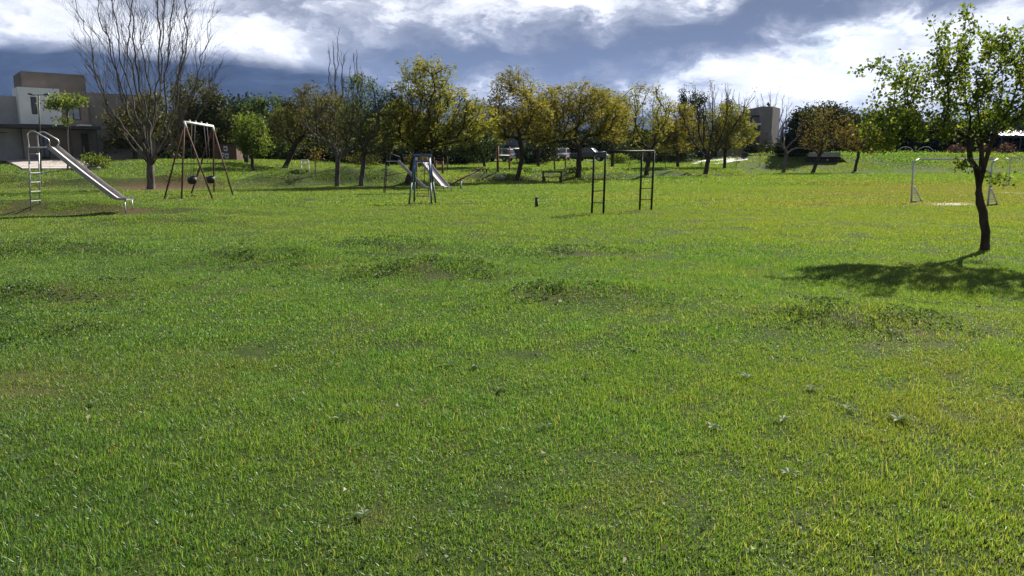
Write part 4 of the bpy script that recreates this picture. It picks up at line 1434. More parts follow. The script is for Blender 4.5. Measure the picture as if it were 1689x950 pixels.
    ptop = aty(760, 297, Y)
    l = gat(737, Y - 0.5); l.z += 0.10
    r = ptop + (ptop - l) * 1.5
    root = thing('seesaw', 'weathered seesaw beam tipped down toward the bright slide', 'seesaw', tuple(p))
    pipe('beam', [l, ptop + up * 0.05, r], 0.045, 'brown_wood', root, p)
    pipe('post', [p - up * 0.15, ptop], 0.06, 'galvanised', root, p)
    bx = (r - l).normalized(); by = up.cross(bx).normalized(); bz = bx.cross(by)
    for c, s in ((l, 1), (r, -1)):
        MB().box(c + bx * (0.08 * s) + bz * 0.065 - p, (0.30, 0.20, 0.04), (bx, by, bz)).build('seat', 'brown_wood', root, bevel=0.008)
        hb = c + bx * (0.42 * s)
        pipe('handle', [hb - by * 0.13 + bz * 0.18, hb - by * 0.13 + bz * 0.04, hb + by * 0.13 + bz * 0.04, hb + by * 0.13 + bz * 0.18], 0.013, 'rusty_paint', root, p, 6)

    # --- dark green climbing bars
    L1, L2, R1, R2 = at(976, 353), at(995, 353), at(1055, 347), at(1074, 347)
    base = (L1 + R2) / 2
    base.z = min(L1.z, R2.z)
    root = thing('climbing_bars', 'dark overhead climbing bars with a ladder at each end', 'climbing frame', tuple(base))
    tops = []
    for p, (px, py) in ((L1, (980, 252)), (L2, (999, 250)), (R1, (1059, 250)), (R2, (1079, 249))):
        t_ = aty(px, py, p.y)
        tops.append(t_)
        pipe('post', [p - up * 0.12, t_], 0.034, 'dark_green_paint', root, base)
    for (p, q, t1, t2) in ((L1, L2, tops[0], tops[1]), (R1, R2, tops[2], tops[3])):
        for k in (0.185, 0.375, 0.565):
            pipe('rung', [p + (t1 - p) * k, q + (t2 - q) * k], 0.017, 'red_oxide', root, base, 6)
    pipe('side_rail', [tops[0], tops[2]], 0.030, 'dark_green_paint', root, base)
    pipe('side_rail', [tops[1], tops[3]], 0.030, 'dark_green_paint', root, base)
    for i in range(9):
        q = i / 8
        pipe('overhead_bar', [tops[0].lerp(tops[2], q), tops[1].lerp(tops[3], q)], 0.015, 'galvanised', root, base, 6)

    # --- bench
    p = at(911, 301)
    k = p.y / F
    root = thing('wooden_bench', 'dark wooden bench with a plank back under the golden trees', 'bench', tuple(p))
    wdt = 36 * k
    for s in (-1, 1):
        MB().box((s * (wdt / 2 - 0.20), 0.0, 0.17), (0.17, 0.46, 0.38)).build('leg', 'brown_wood', root, bevel=0.012)
        MB().box((s * (wdt / 2 - 0.14), 0.27, 0.40), (0.13, 0.08, 0.82), taper=0.9).build('back_post', 'brown_wood', root, bevel=0.01)
    for j in range(3):
        MB().box((0, -0.15 + 0.155 * j, 0.395), (wdt, 0.14, 0.06)).build('seat_plank', 'brown_wood', root, bevel=0.008)
    MB().box((0, 0.275, 0.755), (wdt * 0.97, 0.10, 0.11)).build('back_plank', 'brown_wood', root, bevel=0.01)

    # --- short post in the lawn
    p = at(885, 342)
    hh = aty(885, 325, p.y).z - p.z
    root = thing('stump_post', 'short black post standing alone in the lawn', 'post', tuple(p))
    pipe('shaft', [p - up * 0.08, p + up * (hh - 0.07)], [0.062, 0.058], 'black_rubber', root, p, 10)
    pipe('cap', [p + up * (hh - 0.07), p + up * (hh - 0.02), p + up * hh], [0.060, 0.058, 0.03], 'brown_wood', root, p, 10)

    # --- exercise posts
    def frame_posts(name, label, cols, bars, mat, rad, bar_mat, cat='exercise bars'):
        ps = [at(px, pyb) for (px, pyb, pyt) in cols]
        tp = [aty(px, pyt, q.y) for (px, pyb, pyt), q in zip(cols, ps)]
        o = ps[0].copy()
        root = thing(name, label, cat, tuple(o))
        for q, t_ in zip(ps, tp):
            pipe('post', [q - up * 0.12, t_], rad, mat, root, o)
        for (i, j, py, r) in bars:
            a = aty(cols[i][0], py, ps[i].y); b_ = aty(cols[j][0], py, ps[j].y)
            pipe('bar', [a, b_], r, bar_mat, root, o, 6)
        return root
    frame_posts('log_hurdle', 'low frame of two thick red posts with a log across', [(718.5, 285, 265), (730, 287, 266)], [(0, 1, 267, 0.085), (0, 1, 279, 0.05)], 'red_wood', 0.095, 'red_wood')
    frame_posts('pull_up_bars', 'thin brown pull up bars behind the low log frame', [(711, 280, 260), (716, 282, 259), (731, 281, 259), (738, 282, 258)], [(0, 3, 262, 0.04)], 'brown_wood', 0.05, 'brown_wood')
    frame_posts('pull_up_bars', 'tall red pull up posts with a white bar before the silver car', [(821, 283, 241), (840, 283, 242), (858, 282, 244)], [(1, 2, 245, 0.045), (0, 1, 256, 0.03)], 'red_wood', 0.085, 'white_paint')
    frame_posts('balance_rail', 'low horizontal rail on short posts beyond the seesaw', [(785, 284, 279), (803, 286, 279)], [(0, 1, 280, 0.03)], 'dark_green_paint', 0.035, 'dark_green_paint')
    p = at(914.5, 281)
    root = thing('exercise_post', 'red exercise post with a small dark board behind the bench', 'exercise post', tuple(p))
    t_ = aty(914.5, 255, p.y)
    pipe('post', [p - up * 0.1, t_], 0.075, 'red_wood', root, p)
    MB().box(t_ - p + up * 0.1, (0.42, 0.05, 0.55)).build('board', 'dark_metal', root, bevel=0.01)
    p = at(932.5, 279)
    root = thing('exercise_station', 'red post carrying a large spoked wheel beside the golden tree', 'exercise wheel', tuple(p))
    t_ = aty(932.5, 256, p.y)
    pipe('post', [p - up * 0.1, t_], 0.07, 'red_wood', root, p)
    c = t_ - V3(0, 0.14, 0)
    pts = [c + V3(math.cos(q) * 0.46, 0, math.sin(q) * 0.46) for q in np.linspace(0, 2 * math.pi, 25)]
    pipe('rim', pts, 0.028, 'red_oxide', root, p, 6)
    pipe('hub', [c - V3(0, 0.05, 0), c + V3(0, 0.16, 0)], 0.06, 'red_oxide', root, p, 8)
    for q in range(5):
        g = 2 * math.pi * q / 5 + 0.3
        pipe('spoke', [c, c + V3(math.cos(g) * 0.46, 0, math.sin(g) * 0.46)], 0.014, 'red_oxide', root, p, 5)

    # --- white frame by the sapling
    p = at(503, 279)
    k = p.y / F
    root = thing('white_frame', 'small white open frame on the bank beside a sapling', 'frame', tuple(p))
    wd, ht = 12 * k, 14.5 * k
    for s in (-1, 1):
        MB().box((s * wd / 2, 0, ht / 2 - 0.05), (0.07, 0.07, ht + 0.1)).build('post', 'white_paint', root, bevel=0.006)
    for q in (0.97, 0.55):
        MB().box((0, 0, ht * q), (wd - 0.072, 0.06, 0.07)).build('rail', 'white_paint', root, bevel=0.006)
    MB().box((0, 0, ht * 0.76), (0.06, 0.05, ht * 0.36)).build('mullion', 'white_paint', root, bevel=0.005)

    # --- football goals
    def goal(label, fl, fr, tl, tr, Y1=None):
        p0 = at(*fl); p1 = at(*fr) if Y1 is None else gat(fr[0], Y1)
        a = aty(tl[0], tl[1], p0.y); b_ = aty(tr[0], tr[1], p1.y)
        a.z = b_.z = (a.z + b_.z) / 2 if Y1 is None else a.z
        o = p0.copy()
        ax = (p1 - p0); ax.z = 0
        ax.normalize()
        bk = V3(-ax.y, ax.x, 0)                              # away from the camera
        root = thing('football_goal', label, 'football goal', tuple(o))
        dz = 0.62
        for q, t_ in ((p0, a), (p1, b_)):
            sgn = q - p0
            pipe('post', [q - up * 0.1, t_ - up * 0.12], 0.033, 'goal_paint', root, o, 10)
            pipe('corner_bar', [t_ - up * 0.12, t_ + bk * 0.45 + up * 0.02], 0.033, 'goal_paint', root, o, 10)
            rear = q + bk * 0.9
            rear.z = tz(rear.x, rear.y)
            pipe('ground_bar', [q + up * 0.03, rear + up * 0.03], 0.030, 'dark_metal', root, o, 6)
            pipe('rear_stay', [rear + up * 0.0, q + bk * 0.18 + up * dz * 1.0], 0.024, 'white_paint', root, o, 6)
            nb = MB()                                        # what is left of the side net
            q0 = q + up * 0.02
            for i in range(8):
                f = i / 7
                nb.tube([q0 + bk * (0.9 * f) - o, q0 + up * (dz * 1.0) + bk * (0.18 * f) - o], 0.006, 3, False)
            for i in range(9):
                f = i / 8
                nb.tube([q0 + up * (dz * f) - o, q0 + up * (dz * f) + bk * (0.9 + (0.18 - 0.9) * f) - o], 0.006, 3, False)
            n_ = nb.build('net', 'net_white', root)
            n_['kind'] = 'stuff'
        pipe('crossbar', [a + bk * 0.45 + up * 0.02, b_ + bk * 0.45 + up * 0.02], 0.033, 'goal_paint', root, o, 10)
    goal('white football goal with torn side nets behind the nearest tree', (1503, 335), (1629, 340), (1507, 263), (1637, 263))
    q = at(1664, 306)
    goal('farther white football goal cut off by the picture edge', (1664, 306), (1775, 306), (1667, 261), (1775, 261), q.y)


# ------------------------------------------------------------------ buildings, paving, cars
class Facade:
    """a vertical wall plane through two ground points; local u along it, n towards the camera, z up"""
    def __init__(self, A, B, z0):
        self.A = Vector((A[0], A[1], 0)); self.z0 = z0
        d = Vector((B[0] - A[0], B[1] - A[1], 0))
        self.e = d.normalized(); self.len = d.length
        self.n = Vector((self.e.y, -self.e.x, 0))
        if self.n.dot(-self.A) < 0:
            self.n = -self.n

    def uz(self, px, py, off=0.0):
        d = ray(px, py)
        P0 = self.A + self.n * off
        t = (P0 - Vector((0, 0, 0))).dot(self.n) / d.dot(self.n)
        p = Vector((d.x * t, d.y * t, EYE.z + d.z * t))
        return (p - self.A).dot(self.e), p.z - self.z0

    def block(self, mb, u0, u1, z0, z1, n0, n1):
        """box from u0..u1, z0..z1, n0..n1 in the coordinates of a root placed at A with no turn"""
        c = self.e * ((u0 + u1) / 2) + self.n * ((n0 + n1) / 2) + Vector((0, 0, (z0 + z1) / 2))
        return mb.box(c, (abs(u1 - u0), abs(n1 - n0), z1 - z0), (self.e, self.n, Vector((0, 0, 1))))

    def px_block(self, mb, x0, x1, y0, y1, n0, n1, z_lo=None):
        u0, zt = self.uz((x0), y0, n1); u1, _ = self.uz(x1, y0, n1)
        _, zb = self.uz(x0, y1, n1)
        return self.block(mb, u0, u1, zb if z_lo is None else z_lo, zt, n0, n1)


def window(fc, root, x0, x1, y0, y1, n, frame_mat='dark_metal', glass='glass_dark', mull=0, name='window'):
    u0, zt = fc.uz(x0, y0, n); u1, zb = fc.uz(x1, y1, n)
    g = MB(); fc.block(g, u0, u1, zb, zt, n - 0.03, n + 0.012)
    w = g.build(name, glass, root)
    fr = MB(); t = 0.07
    fc.block(fr, u0 - t, u0, zb - t, zt + t, n - 0.02, n + 0.06); fc.block(fr, u1, u1 + t, zb - t, zt + t, n - 0.02, n + 0.06)
    fc.block(fr, u0, u1, zt, zt + t, n - 0.02, n + 0.058); fc.block(fr, u0, u1, zb - t, zb, n - 0.02, n + 0.058)
    for i in range(mull):
        c = u0 + (u1 - u0) * (i + 1) / (mull + 1)
        fc.block(fr, c - 0.035, c + 0.035, zb, zt, n - 0.02, n + 0.056)
    fr.build('frame', frame_mat, w)
    return w


def build_buildings():
    up = V3(0, 0, 1)
    # --- modern house, far left
    A = gat(-60, 66); B = gat(250, 76)
    z0 = tz(-44, 69) - 0.05
    fc = Facade(A, B, z0)
    root = thing('modern_house', 'two storey modern house with a white box and concrete block', 'house', (fc.A.x, fc.A.y, z0))
    m = MB(); fc.px_block(m, 34, 139, 117, 262, -6.0, -0.6, -0.4); m.build('concrete_block', 'wall_concrete', root)
    m = MB(); fc.px_block(m, 28, 97, 143, 204, -3.0, 0.5); m.build('white_box', 'wall_white', root)
    m = MB(); fc.px_block(m, -60, 29, 155, 262, -5.5, -0.9, -0.4); m.build('wall', 'wall_grey', root)
    m = MB(); fc.px_block(m, 136, 250, 152, 262, -6.5, -1.0, -0.4); m.build('wall', 'wall_taupe', root)
    m = MB(); fc.px_block(m, 36, 60, 212, 262, -2.0, 0.1, -0.4); m.build('wall', 'wall_taupe', root)
    m = MB(); fc.px_block(m, -60, 166, 203, 208.5, -1.5, 1.9); m.build('canopy', 'dark_metal', root)
    m = MB(); fc.px_block(m, 132, 151, 205.3, 207.5, 0.2, 2.0); m.build('skylight_edge', 'paper', root)
    window(fc, root, 51.5, 60.5, 161, 187, 0.5, 'dark_metal', 'glass_dark')
    window(fc, root, 109, 132, 177, 197, -0.6, 'dark_metal', 'glass_pale', 1)
    window(fc, root, 192, 228, 233, 244, -1.0, 'dark_metal', 'glass_dark', 2)
    window(fc, root, 62, 82, 216, 260, -0.6, 'dark_metal', 'glass_dark', 1, 'glass_door')
    u0, zt = fc.uz(133, 220, -0.55); u1, zb = fc.uz(149, 262, -0.55)
    m = MB(); fc.block(m, u0, u1, 0, zt, -0.62, -0.52); d = m.build('door', 'door_dark', root)
    m = MB(); fc.block(m, u0 + 0.1, u0 + 0.16, 0.9, 1.5, -0.52, -0.45); m.build('handle', 'galvanised', d)
    for px in (115, 158):
        u, _ = fc.uz(px, 212, 1.7)
        m = MB(); zt = fc.uz(px, 208.5, 1.7)[1]
        fc.block(m, u - 0.06, u + 0.06, -0.4, zt, 1.6, 1.72); m.build('column', 'dark_metal', root)
    # --- paved forecourt, laid as courses
    fore = thing('forecourt', 'pale paved forecourt in front of the modern house', 'paving')
    c0 = [at(8, 266), at(150, 266), at(168, 281), at(38, 281)]
    rows, cols = 7, 1
    for i in range(rows):
        f0, f1 = i / rows, (i + 0.86) / rows
        q = [c0[0].lerp(c0[3], f0), c0[1].lerp(c0[2], f0), c0[1].lerp(c0[2], f1), c0[0].lerp(c0[3], f1)]
        vs = []
        for p in q:
            z = tz(p.x, p.y)
            vs.append((p.x, p.y, z - 0.25))
        for p in q:
            z = tz(p.x, p.y)
            vs.append((p.x, p.y, z + 0.14))
        MB().add(vs, [(3, 2, 1, 0), (4, 5, 6, 7), (0, 1, 5, 4), (1, 2, 6, 5), (2, 3, 7, 6), (3, 0, 4, 7)]).build('paver', 'paving', fore)
    # --- double street lamp
    p = gat(67, 60)
    root = thing('street_lamp', 'dark double headed street lamp before the white house', 'street lamp', tuple(p))
    t_ = aty(64, 157, 60)
    pipe('pole', [p - up * 0.2, t_], [0.07, 0.05], 'dark_metal', root, p)
    pipe('arm', [t_ - V3(0.55, 0, -0.02), t_ + V3(0.55, 0, 0.02)], 0.03, 'dark_metal', root, p, 6)
    for s in (-1, 1):
        MB().box(t_ - p + V3(0.62 * s, 0, 0.07), (0.42, 0.22, 0.13), (V3(1, 0, 0.25 * s).normalized(), V3(0, 1, 0), V3(-0.25 * s, 0, 1).normalized()), 0.8).build('lamp_head', 'dark_metal', root, bevel=0.02)
    # --- brick hut with notices
    Y = 74
    a = gat(355, Y)
    w = (390 - 355) / F * Y
    hgt = aty(372, 237, Y).z - a.z
    c = V3(a.x + w / 2, Y + 0.9, a.z)
    root = thing('brick_hut', 'small brown brick hut with meter boxes behind the swing frame', 'hut', tuple(c))
    MB().box((0, 0, hgt / 2 - 0.2), (w, 1.7, hgt + 0.4)).build('wall', 'brick_brown', root)
    MB().box((0, 0, hgt + 0.05), (w + 0.25, 2.0, 0.10)).build('roof', 'stone_dark', root, bevel=0.01)
    for px, py, sw, sh in ((372, 245, 6, 8), (374, 257, 6, 8), (367, 255, 5, 6)):
        q = aty(px, py, Y) - c
        o_ = MB().box((q.x, -0.87, q.z), (sw / F * Y, 0.10, sh / F * Y)).build('meter_box', 'paper', root, bevel=0.01)
        MB().box((q.x, -0.935, q.z), (sw / F * Y * 0.6, 0.03, sh / F * Y * 0.35)).build('window', 'glass_dark', o_)
    # --- bins
    for px, py, lab, ww in ((407, 270, 'small dark waste bin on a post near the bright round tree', 0.38), (1226, 262, 'dark square waste bin beside the paved drive', 0.75)):
        p = at(px, py)
        root = thing('waste_bin', lab, 'bin', tuple(p))
        MB().box((0, 0, 0.42), (ww, ww * 0.8, 0.62), taper=1.12).build('body', 'black_rubber', root, bevel=0.02)
        MB().box((0, 0, 0.76), (ww * 1.2, ww, 0.06)).build('lid', 'dark_metal', root, bevel=0.01)
        pipe('post', [p - up * 0.1, p + up * 0.14], 0.05, 'dark_metal', root, p)
    # --- blue grey house behind the silver car
    A = gat(800, 112); B = gat(905, 114)
    z0 = A.z - 0.1
    fc = Facade(A, B, z0)
    root = thing('blue_grey_house', 'dark blue grey house behind the parked silver car', 'house', (fc.A.x, fc.A.y, z0))
    m = MB(); fc.px_block(m, 796, 905, 200, 262, -8, 0, -0.5); m.build('wall', 'wall_blue_grey', root)
    m = MB(); fc.px_block(m, 793, 908, 197, 200, -8.2, 0.3); m.build('roof', 'dark_metal', root)
    window(fc, root, 836, 848, 212, 223, 0.0)
    window(fc, root, 832, 856, 240, 262, 0.0, name='garage_opening')
    window(fc, root, 868, 884, 236, 254, 0.0, mull=1)
    # --- pale house behind the climbing bars
    A = gat(940, 122); B = gat(1085, 122)
    z0 = A.z - 0.1
    fc = Facade(A, B, z0)
    root = thing('grey_house', 'pale grey house with white columns behind the climbing bars', 'house', (fc.A.x, fc.A.y, z0))
    m = MB(); fc.px_block(m, 942, 1085, 218, 262, -8, 0, -0.5); m.build('wall', 'wall_grey', root)
    m = MB(); fc.px_block(m, 938, 1088, 214, 219, -8.3, 1.6); m.build('roof', 'stone_dark', root)
    for px in (985, 1010, 1018, 1026, 1050):
        u, zt = fc.uz(px, 219, 1.4)
        m = MB(); fc.block(m, u - 0.16, u + 0.16, -0.4, zt, 1.1, 1.42); m.build('column', 'wall_white', root)
    for x0, x1 in ((965, 978), (992, 1004), (1034, 1046)):
        window(fc, root, x0, x1, 232, 250, 0.0, mull=1)
    # --- taupe building on the right
    A = gat(1225, 104); B = gat(1330, 104)
    z0 = tz(36, 104) - 0.1
    fc = Facade(A, B, z0)
    root = thing('taupe_building', 'flat roofed taupe building with a tall windowless tower', 'building', (fc.A.x, fc.A.y, z0))
    # tower: five sided plan so that its right flank turns away
    u0, zt = fc.uz(1256, 175.5, 1.0); u1, _ = fc.uz(1275, 175.5, 1.0); u2, _ = fc.uz(1300, 179, 0.0)
    _, zr = fc.uz(1300, 180, -2.0)
    poly = [(u0, 1.0), (u1, 1.0), (u2, -3.0), (u2, -6.0), (u0, -6.0)]
    m = MB(); m.prism(poly, -0.5, zt, lambda a_, b_, h_: fc.e * a_ + fc.n * b_ + up * h_); tw = m.build('tower', 'wall_taupe', root)
    m = MB(); fc.px_block(m, 1257.5, 1267, 218, 240, 0.95, 1.03); m.build('panel', 'wall_concrete', tw)
    q = fc.e * (u1 + 0.2) - fc.n * 1.2 + up * (zt + 0.25)
    MB().box(q - up * 0.12, (0.12, 0.12, 0.4)).build('antenna_mast', 'dark_metal', tw)
    MB().tube([q + V3(-0.3, 0, 0.1), q + V3(-0.22, -0.1, 0.12), q + V3(0.0, -0.2, 0.25)], [0.02, 0.22, 0.36], 10).build('antenna_dish', 'dark_metal', tw, smooth=True)
    m = MB(); fc.px_block(m, 1205, 1255.5, 192, 252, -6, 0.0, -0.5); m.build('wall', 'wall_taupe', root)
    m = MB(); fc.px_block(m, 1203, 1255.5, 190, 192.2, -6.2, 0.3); m.build('roof', 'dark_metal', root)
    m = MB(); fc.px_block(m, 1205, 1255.5, 203, 206, 0.0, 2.2); m.build('canopy', 'wall_white', root)
    window(fc, root, 1246, 1251, 210, 221, 0.0)
    window(fc, root, 1212, 1240, 194.5, 201, 0.0, mull=2)
    window(fc, root, 1228, 1242, 230, 250, 0.0, mull=1, name='glass_door')
    # --- open shed, far right
    Y = 112
    a = gat(1628, Y); bx = gat(1790, Y)
    eave = aty(1640, 223, Y - 2).z; ridge = aty(1640, 213, Y + 3).z
    c = V3((a.x + bx.x) / 2, Y, a.z)
    root = thing('open_shed', 'open sided shed with a pale metal roof at the far field corner', 'shed', tuple(c))
    hw = (bx.x - a.x) / 2
    roofm = MB()
    nrib = 22
    for i in range(nrib):
        x0 = -hw + 2 * hw * i / nrib; x1 = -hw + 2 * hw * (i + 0.93) / nrib
        vs = [(x0, -2.6, eave - c.z), (x1, -2.6, eave - c.z), (x1, 3, ridge - c.z), (x0, 3, ridge - c.z)]
        vs += [(v[0], v[1], v[2] - 0.08) for v in vs]
        MB().add(vs, [(0, 1, 2, 3), (7, 6, 5, 4), (0, 4, 5, 1), (1, 5, 6, 2), (2, 6, 7, 3), (3, 7, 4, 0)]).build('roof_sheet', 'roof_metal', root)
    MB().box((0, -2.45, eave - c.z - 0.22), (2 * hw, 0.12, 0.24)).build('fascia', 'dark_metal', root)
    for i in range(6):
        x = -hw + 0.4 + (2 * hw - 0.8) * i / 5
        MB().box((x, -2.3, (eave - c.z - 0.3) / 2 - 0.2), (0.22, 0.22, eave - c.z - 0.3 + 0.4)).build('post', 'dark_metal', root)
    MB().box((0, 3.1, (ridge - c.z) / 2 - 0.3), (2 * hw, 0.2, ridge - c.z + 0.3)).build('back_wall', 'brick_brown', root)
    # --- culvert with white parapet
    p = at(1371, 274)
    k = p.y / F
    root = thing('culvert', 'dark culvert mouth under a white concrete parapet in the bank', 'culvert', tuple(p))
    zt = aty(1371, 251, p.y + 2).z - p.z; zm = aty(1371, 258.5, p.y + 2).z - p.z
    wt = (1396 - 1346) * k
    MB().box((0, 2.1, (zt + zm) / 2), (wt, 0.5, zt - zm)).build('parapet', 'wall_grey', root, bevel=0.02)
    a_, b_ = wt / 2, wt / 2 + (1412 - 1396) * k
    vs = [(-b_, 1.5, -0.4), (b_, 1.5, -0.4), (b_, 1.5, 0.10), (-b_, 1.5, 0.10), (-a_, 2.0, zm - 0.01), (a_, 2.0, zm - 0.01), (a_, 3.2, zm - 0.01), (-a_, 3.2, zm - 0.01), (b_, 3.2, -0.4), (-b_, 3.2, -0.4)]
    MB().add(vs, [(0, 1, 2, 3), (3, 2, 5, 4), (4, 5, 6, 7), (1, 8, 6, 5, 2), (9, 0, 3, 4, 7), (8, 9, 7, 6), (1, 0, 9, 8)]).build('stone_face', 'stone_dark', root)
    MB().box((0, 1.65, zm * 0.42), (wt * 0.8, 0.5, zm * 0.70), (V3(1, 0, 0), V3(0, 1, 0), V3(0, 0, 1))).build('mouth', 'black_rubber', root)  # solid black block; the shade of the opening is put into its colour
    # --- hoops on the bank
    for px, lab in ((1493, 'left of two thin metal hoops on the bank behind the goal'), (1526, 'right of two thin metal hoops on the bank behind the goal')):
        Y = 99.0; p = gat(px, Y)
        rad = 13.5 / F * Y
        root = thing('metal_hoop', lab, 'hoop', tuple(p))
        tp = aty(px, 245, Y).z - p.z
        pts = [V3(-rad, 0, -0.2)] + [V3(-rad * math.cos(q), 0, max(tp - rad * 0.75, 0.1) + rad * 0.75 * math.sin(q)) for q in np.linspace(0, math.pi, 11)] + [V3(rad, 0, -0.2)]
        pipe('arch', pts, 0.028, 'goal_paint', root, V3(0, 0, 0), 6)
        pipe('ground_tie', [V3(-rad, 0, 0.12), V3(rad, 0, 0.12)], 0.02, 'galvanised', root, V3(0, 0, 0), 6)
    # --- drive and road behind the trees
    def sheet(name, label, pts, mat, dz):
        vs = [(p.x, p.y, tz(p.x, p.y) + dz) for p in pts]
        n = len(vs)
        vs += [(v[0], v[1], v[2] - 0.4) for v in vs]
        o = MB().add(vs, [tuple(range(n))] + [(i, i + n, (i + 1) % n + n, (i + 1) % n) for i in range(n)]).build(name, mat)
        tag(o, label, name, kind='structure')
    sheet('driveway', 'pale paved drive behind the forked tree', [at(1140, 271), at(1182, 271.5), at(1234, 264), gat(1232, 101), gat(1168, 101)], 'paving_light', 0.07)
    MB_road = [gat(640, 97), gat(700, 97), gat(800, 97), gat(900, 97), gat(1010, 97), gat(1100, 98), gat(1100, 103), gat(1010, 103), gat(900, 103), gat(800, 103), gat(640, 103)]
    sheet('road', 'narrow road behind the trees where cars are parked', MB_road, 'asphalt', 0.05)
    # --- pale rock on the bank
    rg = np.random.default_rng(9)
    p = at(826, 295)
    import bmesh
    bm = bmesh.new()
    bmesh.ops.create_icosphere(bm, subdivisions=3, radius=0.3)
    for v in bm.verts:
        n_ = float(fbm(np.array(v.co.x * 2.2 + 5), np.array(v.co.y * 2.2 + v.co.z * 1.7), 4, 3))
        v.co *= 0.7 + 0.7 * n_
        v.co.z *= 0.75
    me = bpy.data.meshes.new('rock'); bm.to_mesh(me); bm.free()
    me.materials.append(MATS['rock'])
    o = bpy.data.objects.new('rock', me); COL.objects.link(o); o.location = p + V3(0, 0, 0.05)
    tag(o, 'pale rough rock on the grassy bank beyond the seesaw', 'rock')


def car(label, loc, rz, body_mat, kind='suv'):
    """about 4.4 m long along local x, front towards +x"""
    root = thing('parked_car', label, 'car', tuple(loc), rz)
    W = 1.78
    if kind == 'suv':
        low = [(-2.15, 0.42), (-2.2, 0.75), (-2.15, 1.02), (0.95, 1.02), (1.9, 0.93), (2.18, 0.75), (2.2, 0.42)]
        cab = [(-2.1, 1.02), (-1.85, 1.62), (-1.5, 1.70), (0.05, 1.68), (0.95, 1.02)]
    else:
        low = [(-2.5, 0.50), (-2.55, 0.80), (-2.5, 1.08), (1.1, 1.08), (2.1, 1.0), (2.45, 0.8), (2.45, 0.48)]
        cab = [(-0.95, 1.08), (-0.80, 1.70), (-0.5, 1.76), (0.35, 1.74), (1.1, 1.08)]
    fr = lambda a_, b_, h_: Vector((a_, h_, b_))
    body = MB().prism(low, -W / 2, W / 2, fr).build('body', body_mat, root, bevel=0.07)
    cb = MB()
    n = len(cab)
    vs = []
    for s in (-1, 1):
        for (a_, b_) in cab:
            t_ = (b_ - cab[0][1]) / 0.7
            vs.append((a_, s * (W / 2 - 0.05 - 0.15 * t_), b_))
    fs = [tuple(range(n)), tuple(range(n, 2 * n))[::-1]] + [(i, i + n, (i + 1) % n + n, (i + 1) % n) for i in range(n)]
    cb.add(vs, fs).build('cabin', body_mat, root, bevel=0.05)
    x0, x1 = cab[1][0], cab[3][0]
    for s in (-1, 1):                                       # side glass
        y0, y1 = s * (W / 2 - 0.045), s * (W / 2 - 0.16)
        for (a0, a1, b0, b1) in ((x0 - 0.02, (x0 + x1) / 2 - 0.05, x0 + 0.12, (x0 + x1) / 2 - 0.05), ((x0 + x1) / 2 + 0.05, x1 + 0.55, (x0 + x1) / 2 + 0.05, x1 - 0.02)):
            vs = [(a0, y0 + s * 0.0, 1.12), (a1, y0, 1.12), (b1, y1, 1.58), (b0, y1, 1.58)]
            vs += [(v[0], v[1] + s * 0.03, v[2]) for v in vs]
            MB().add(vs, [(0, 1, 2, 3), (7, 6, 5, 4), (0, 4, 5, 1), (1, 5, 6, 2), (2, 6, 7, 3), (3, 7, 4, 0)]).build('side_window', 'glass_dark', root)
    for (pa, pb, off) in ((cab[4], cab[3], 0.03), (cab[0], cab[1], -0.03)):
        a0 = Vector(pa).lerp(Vector(pb), 0.15); a1 = Vector(pa).lerp(Vector(pb), 0.88)
        hw = W / 2 - 0.2
        vs = [(a0.x, -hw, a0.y), (a0.x, hw, a0.y), (a1.x, hw - 0.08, a1.y), (a1.x, -hw + 0.08, a1.y)]
        vs += [(v[0] + off * 1.6, v[1], v[2] + 0.03) for v in vs]
        MB().add(vs, [(0, 1, 2, 3), (7, 6, 5, 4), (0, 4, 5, 1), (1, 5, 6, 2), (2, 6, 7, 3), (3, 7, 4, 0)]).build('windscreen' if off > 0 else 'rear_window', 'glass_dark', root)
    for sx in (-1.35, 1.35):
        for s in (-1, 1):
            c = V3(sx, s * (W / 2 - 0.10), 0.34)
            w_ = MB().tube([c - V3(0, 0.11, 0), c - V3(0, 0.10, 0), c + V3(0, 0.10, 0), c + V3(0, 0.11, 0)], [0.28, 0.34, 0.34, 0.28], 16).build('wheel', 'black_rubber', root, smooth=False)
            MB().tube([c + V3(0, s * 0.112, 0), c + V3(0, s * 0.125, 0)], [0.20, 0.17], 12).build('rim', 'galvanised', w_)
    for s in (-1, 1):
        fx = low[-2][0]
        MB().box((fx - 0.08, s * 0.66, 0.80), (0.18, 0.36, 0.13)).build('headlight', 'paper', root, bevel=0.02)
        rx = low[1][0]
        MB().box((rx + 0.04, s * 0.74, 0.92), (0.12, 0.22, 0.22)).build('tail_light', 'lamp_red', root, bevel=0.02)
    for x in (low[0][0], low[-1][0]):
        MB().box((x, 0, 0.48), (0.14, W * 0.96, 0.18)).build('bumper', 'dark_metal', root, bevel=0.03)
    return root


def build_cars():
    p = gat(822, 99); p.z += 0.06
    car('silver car parked behind the red pull up posts', p, math.radians(152), 'car_silver')
    p = gat(926, 100); p.z += 0.06
    car('white car mostly hidden behind the exercise wheel', p, math.radians(-105), 'car_white')
    p = gat(973, 98.5); p.z += 0.06
    car('dark grey pickup beside the trunk of the broad golden tree', p, math.radians(-18), 'car_grey', 'pickup')


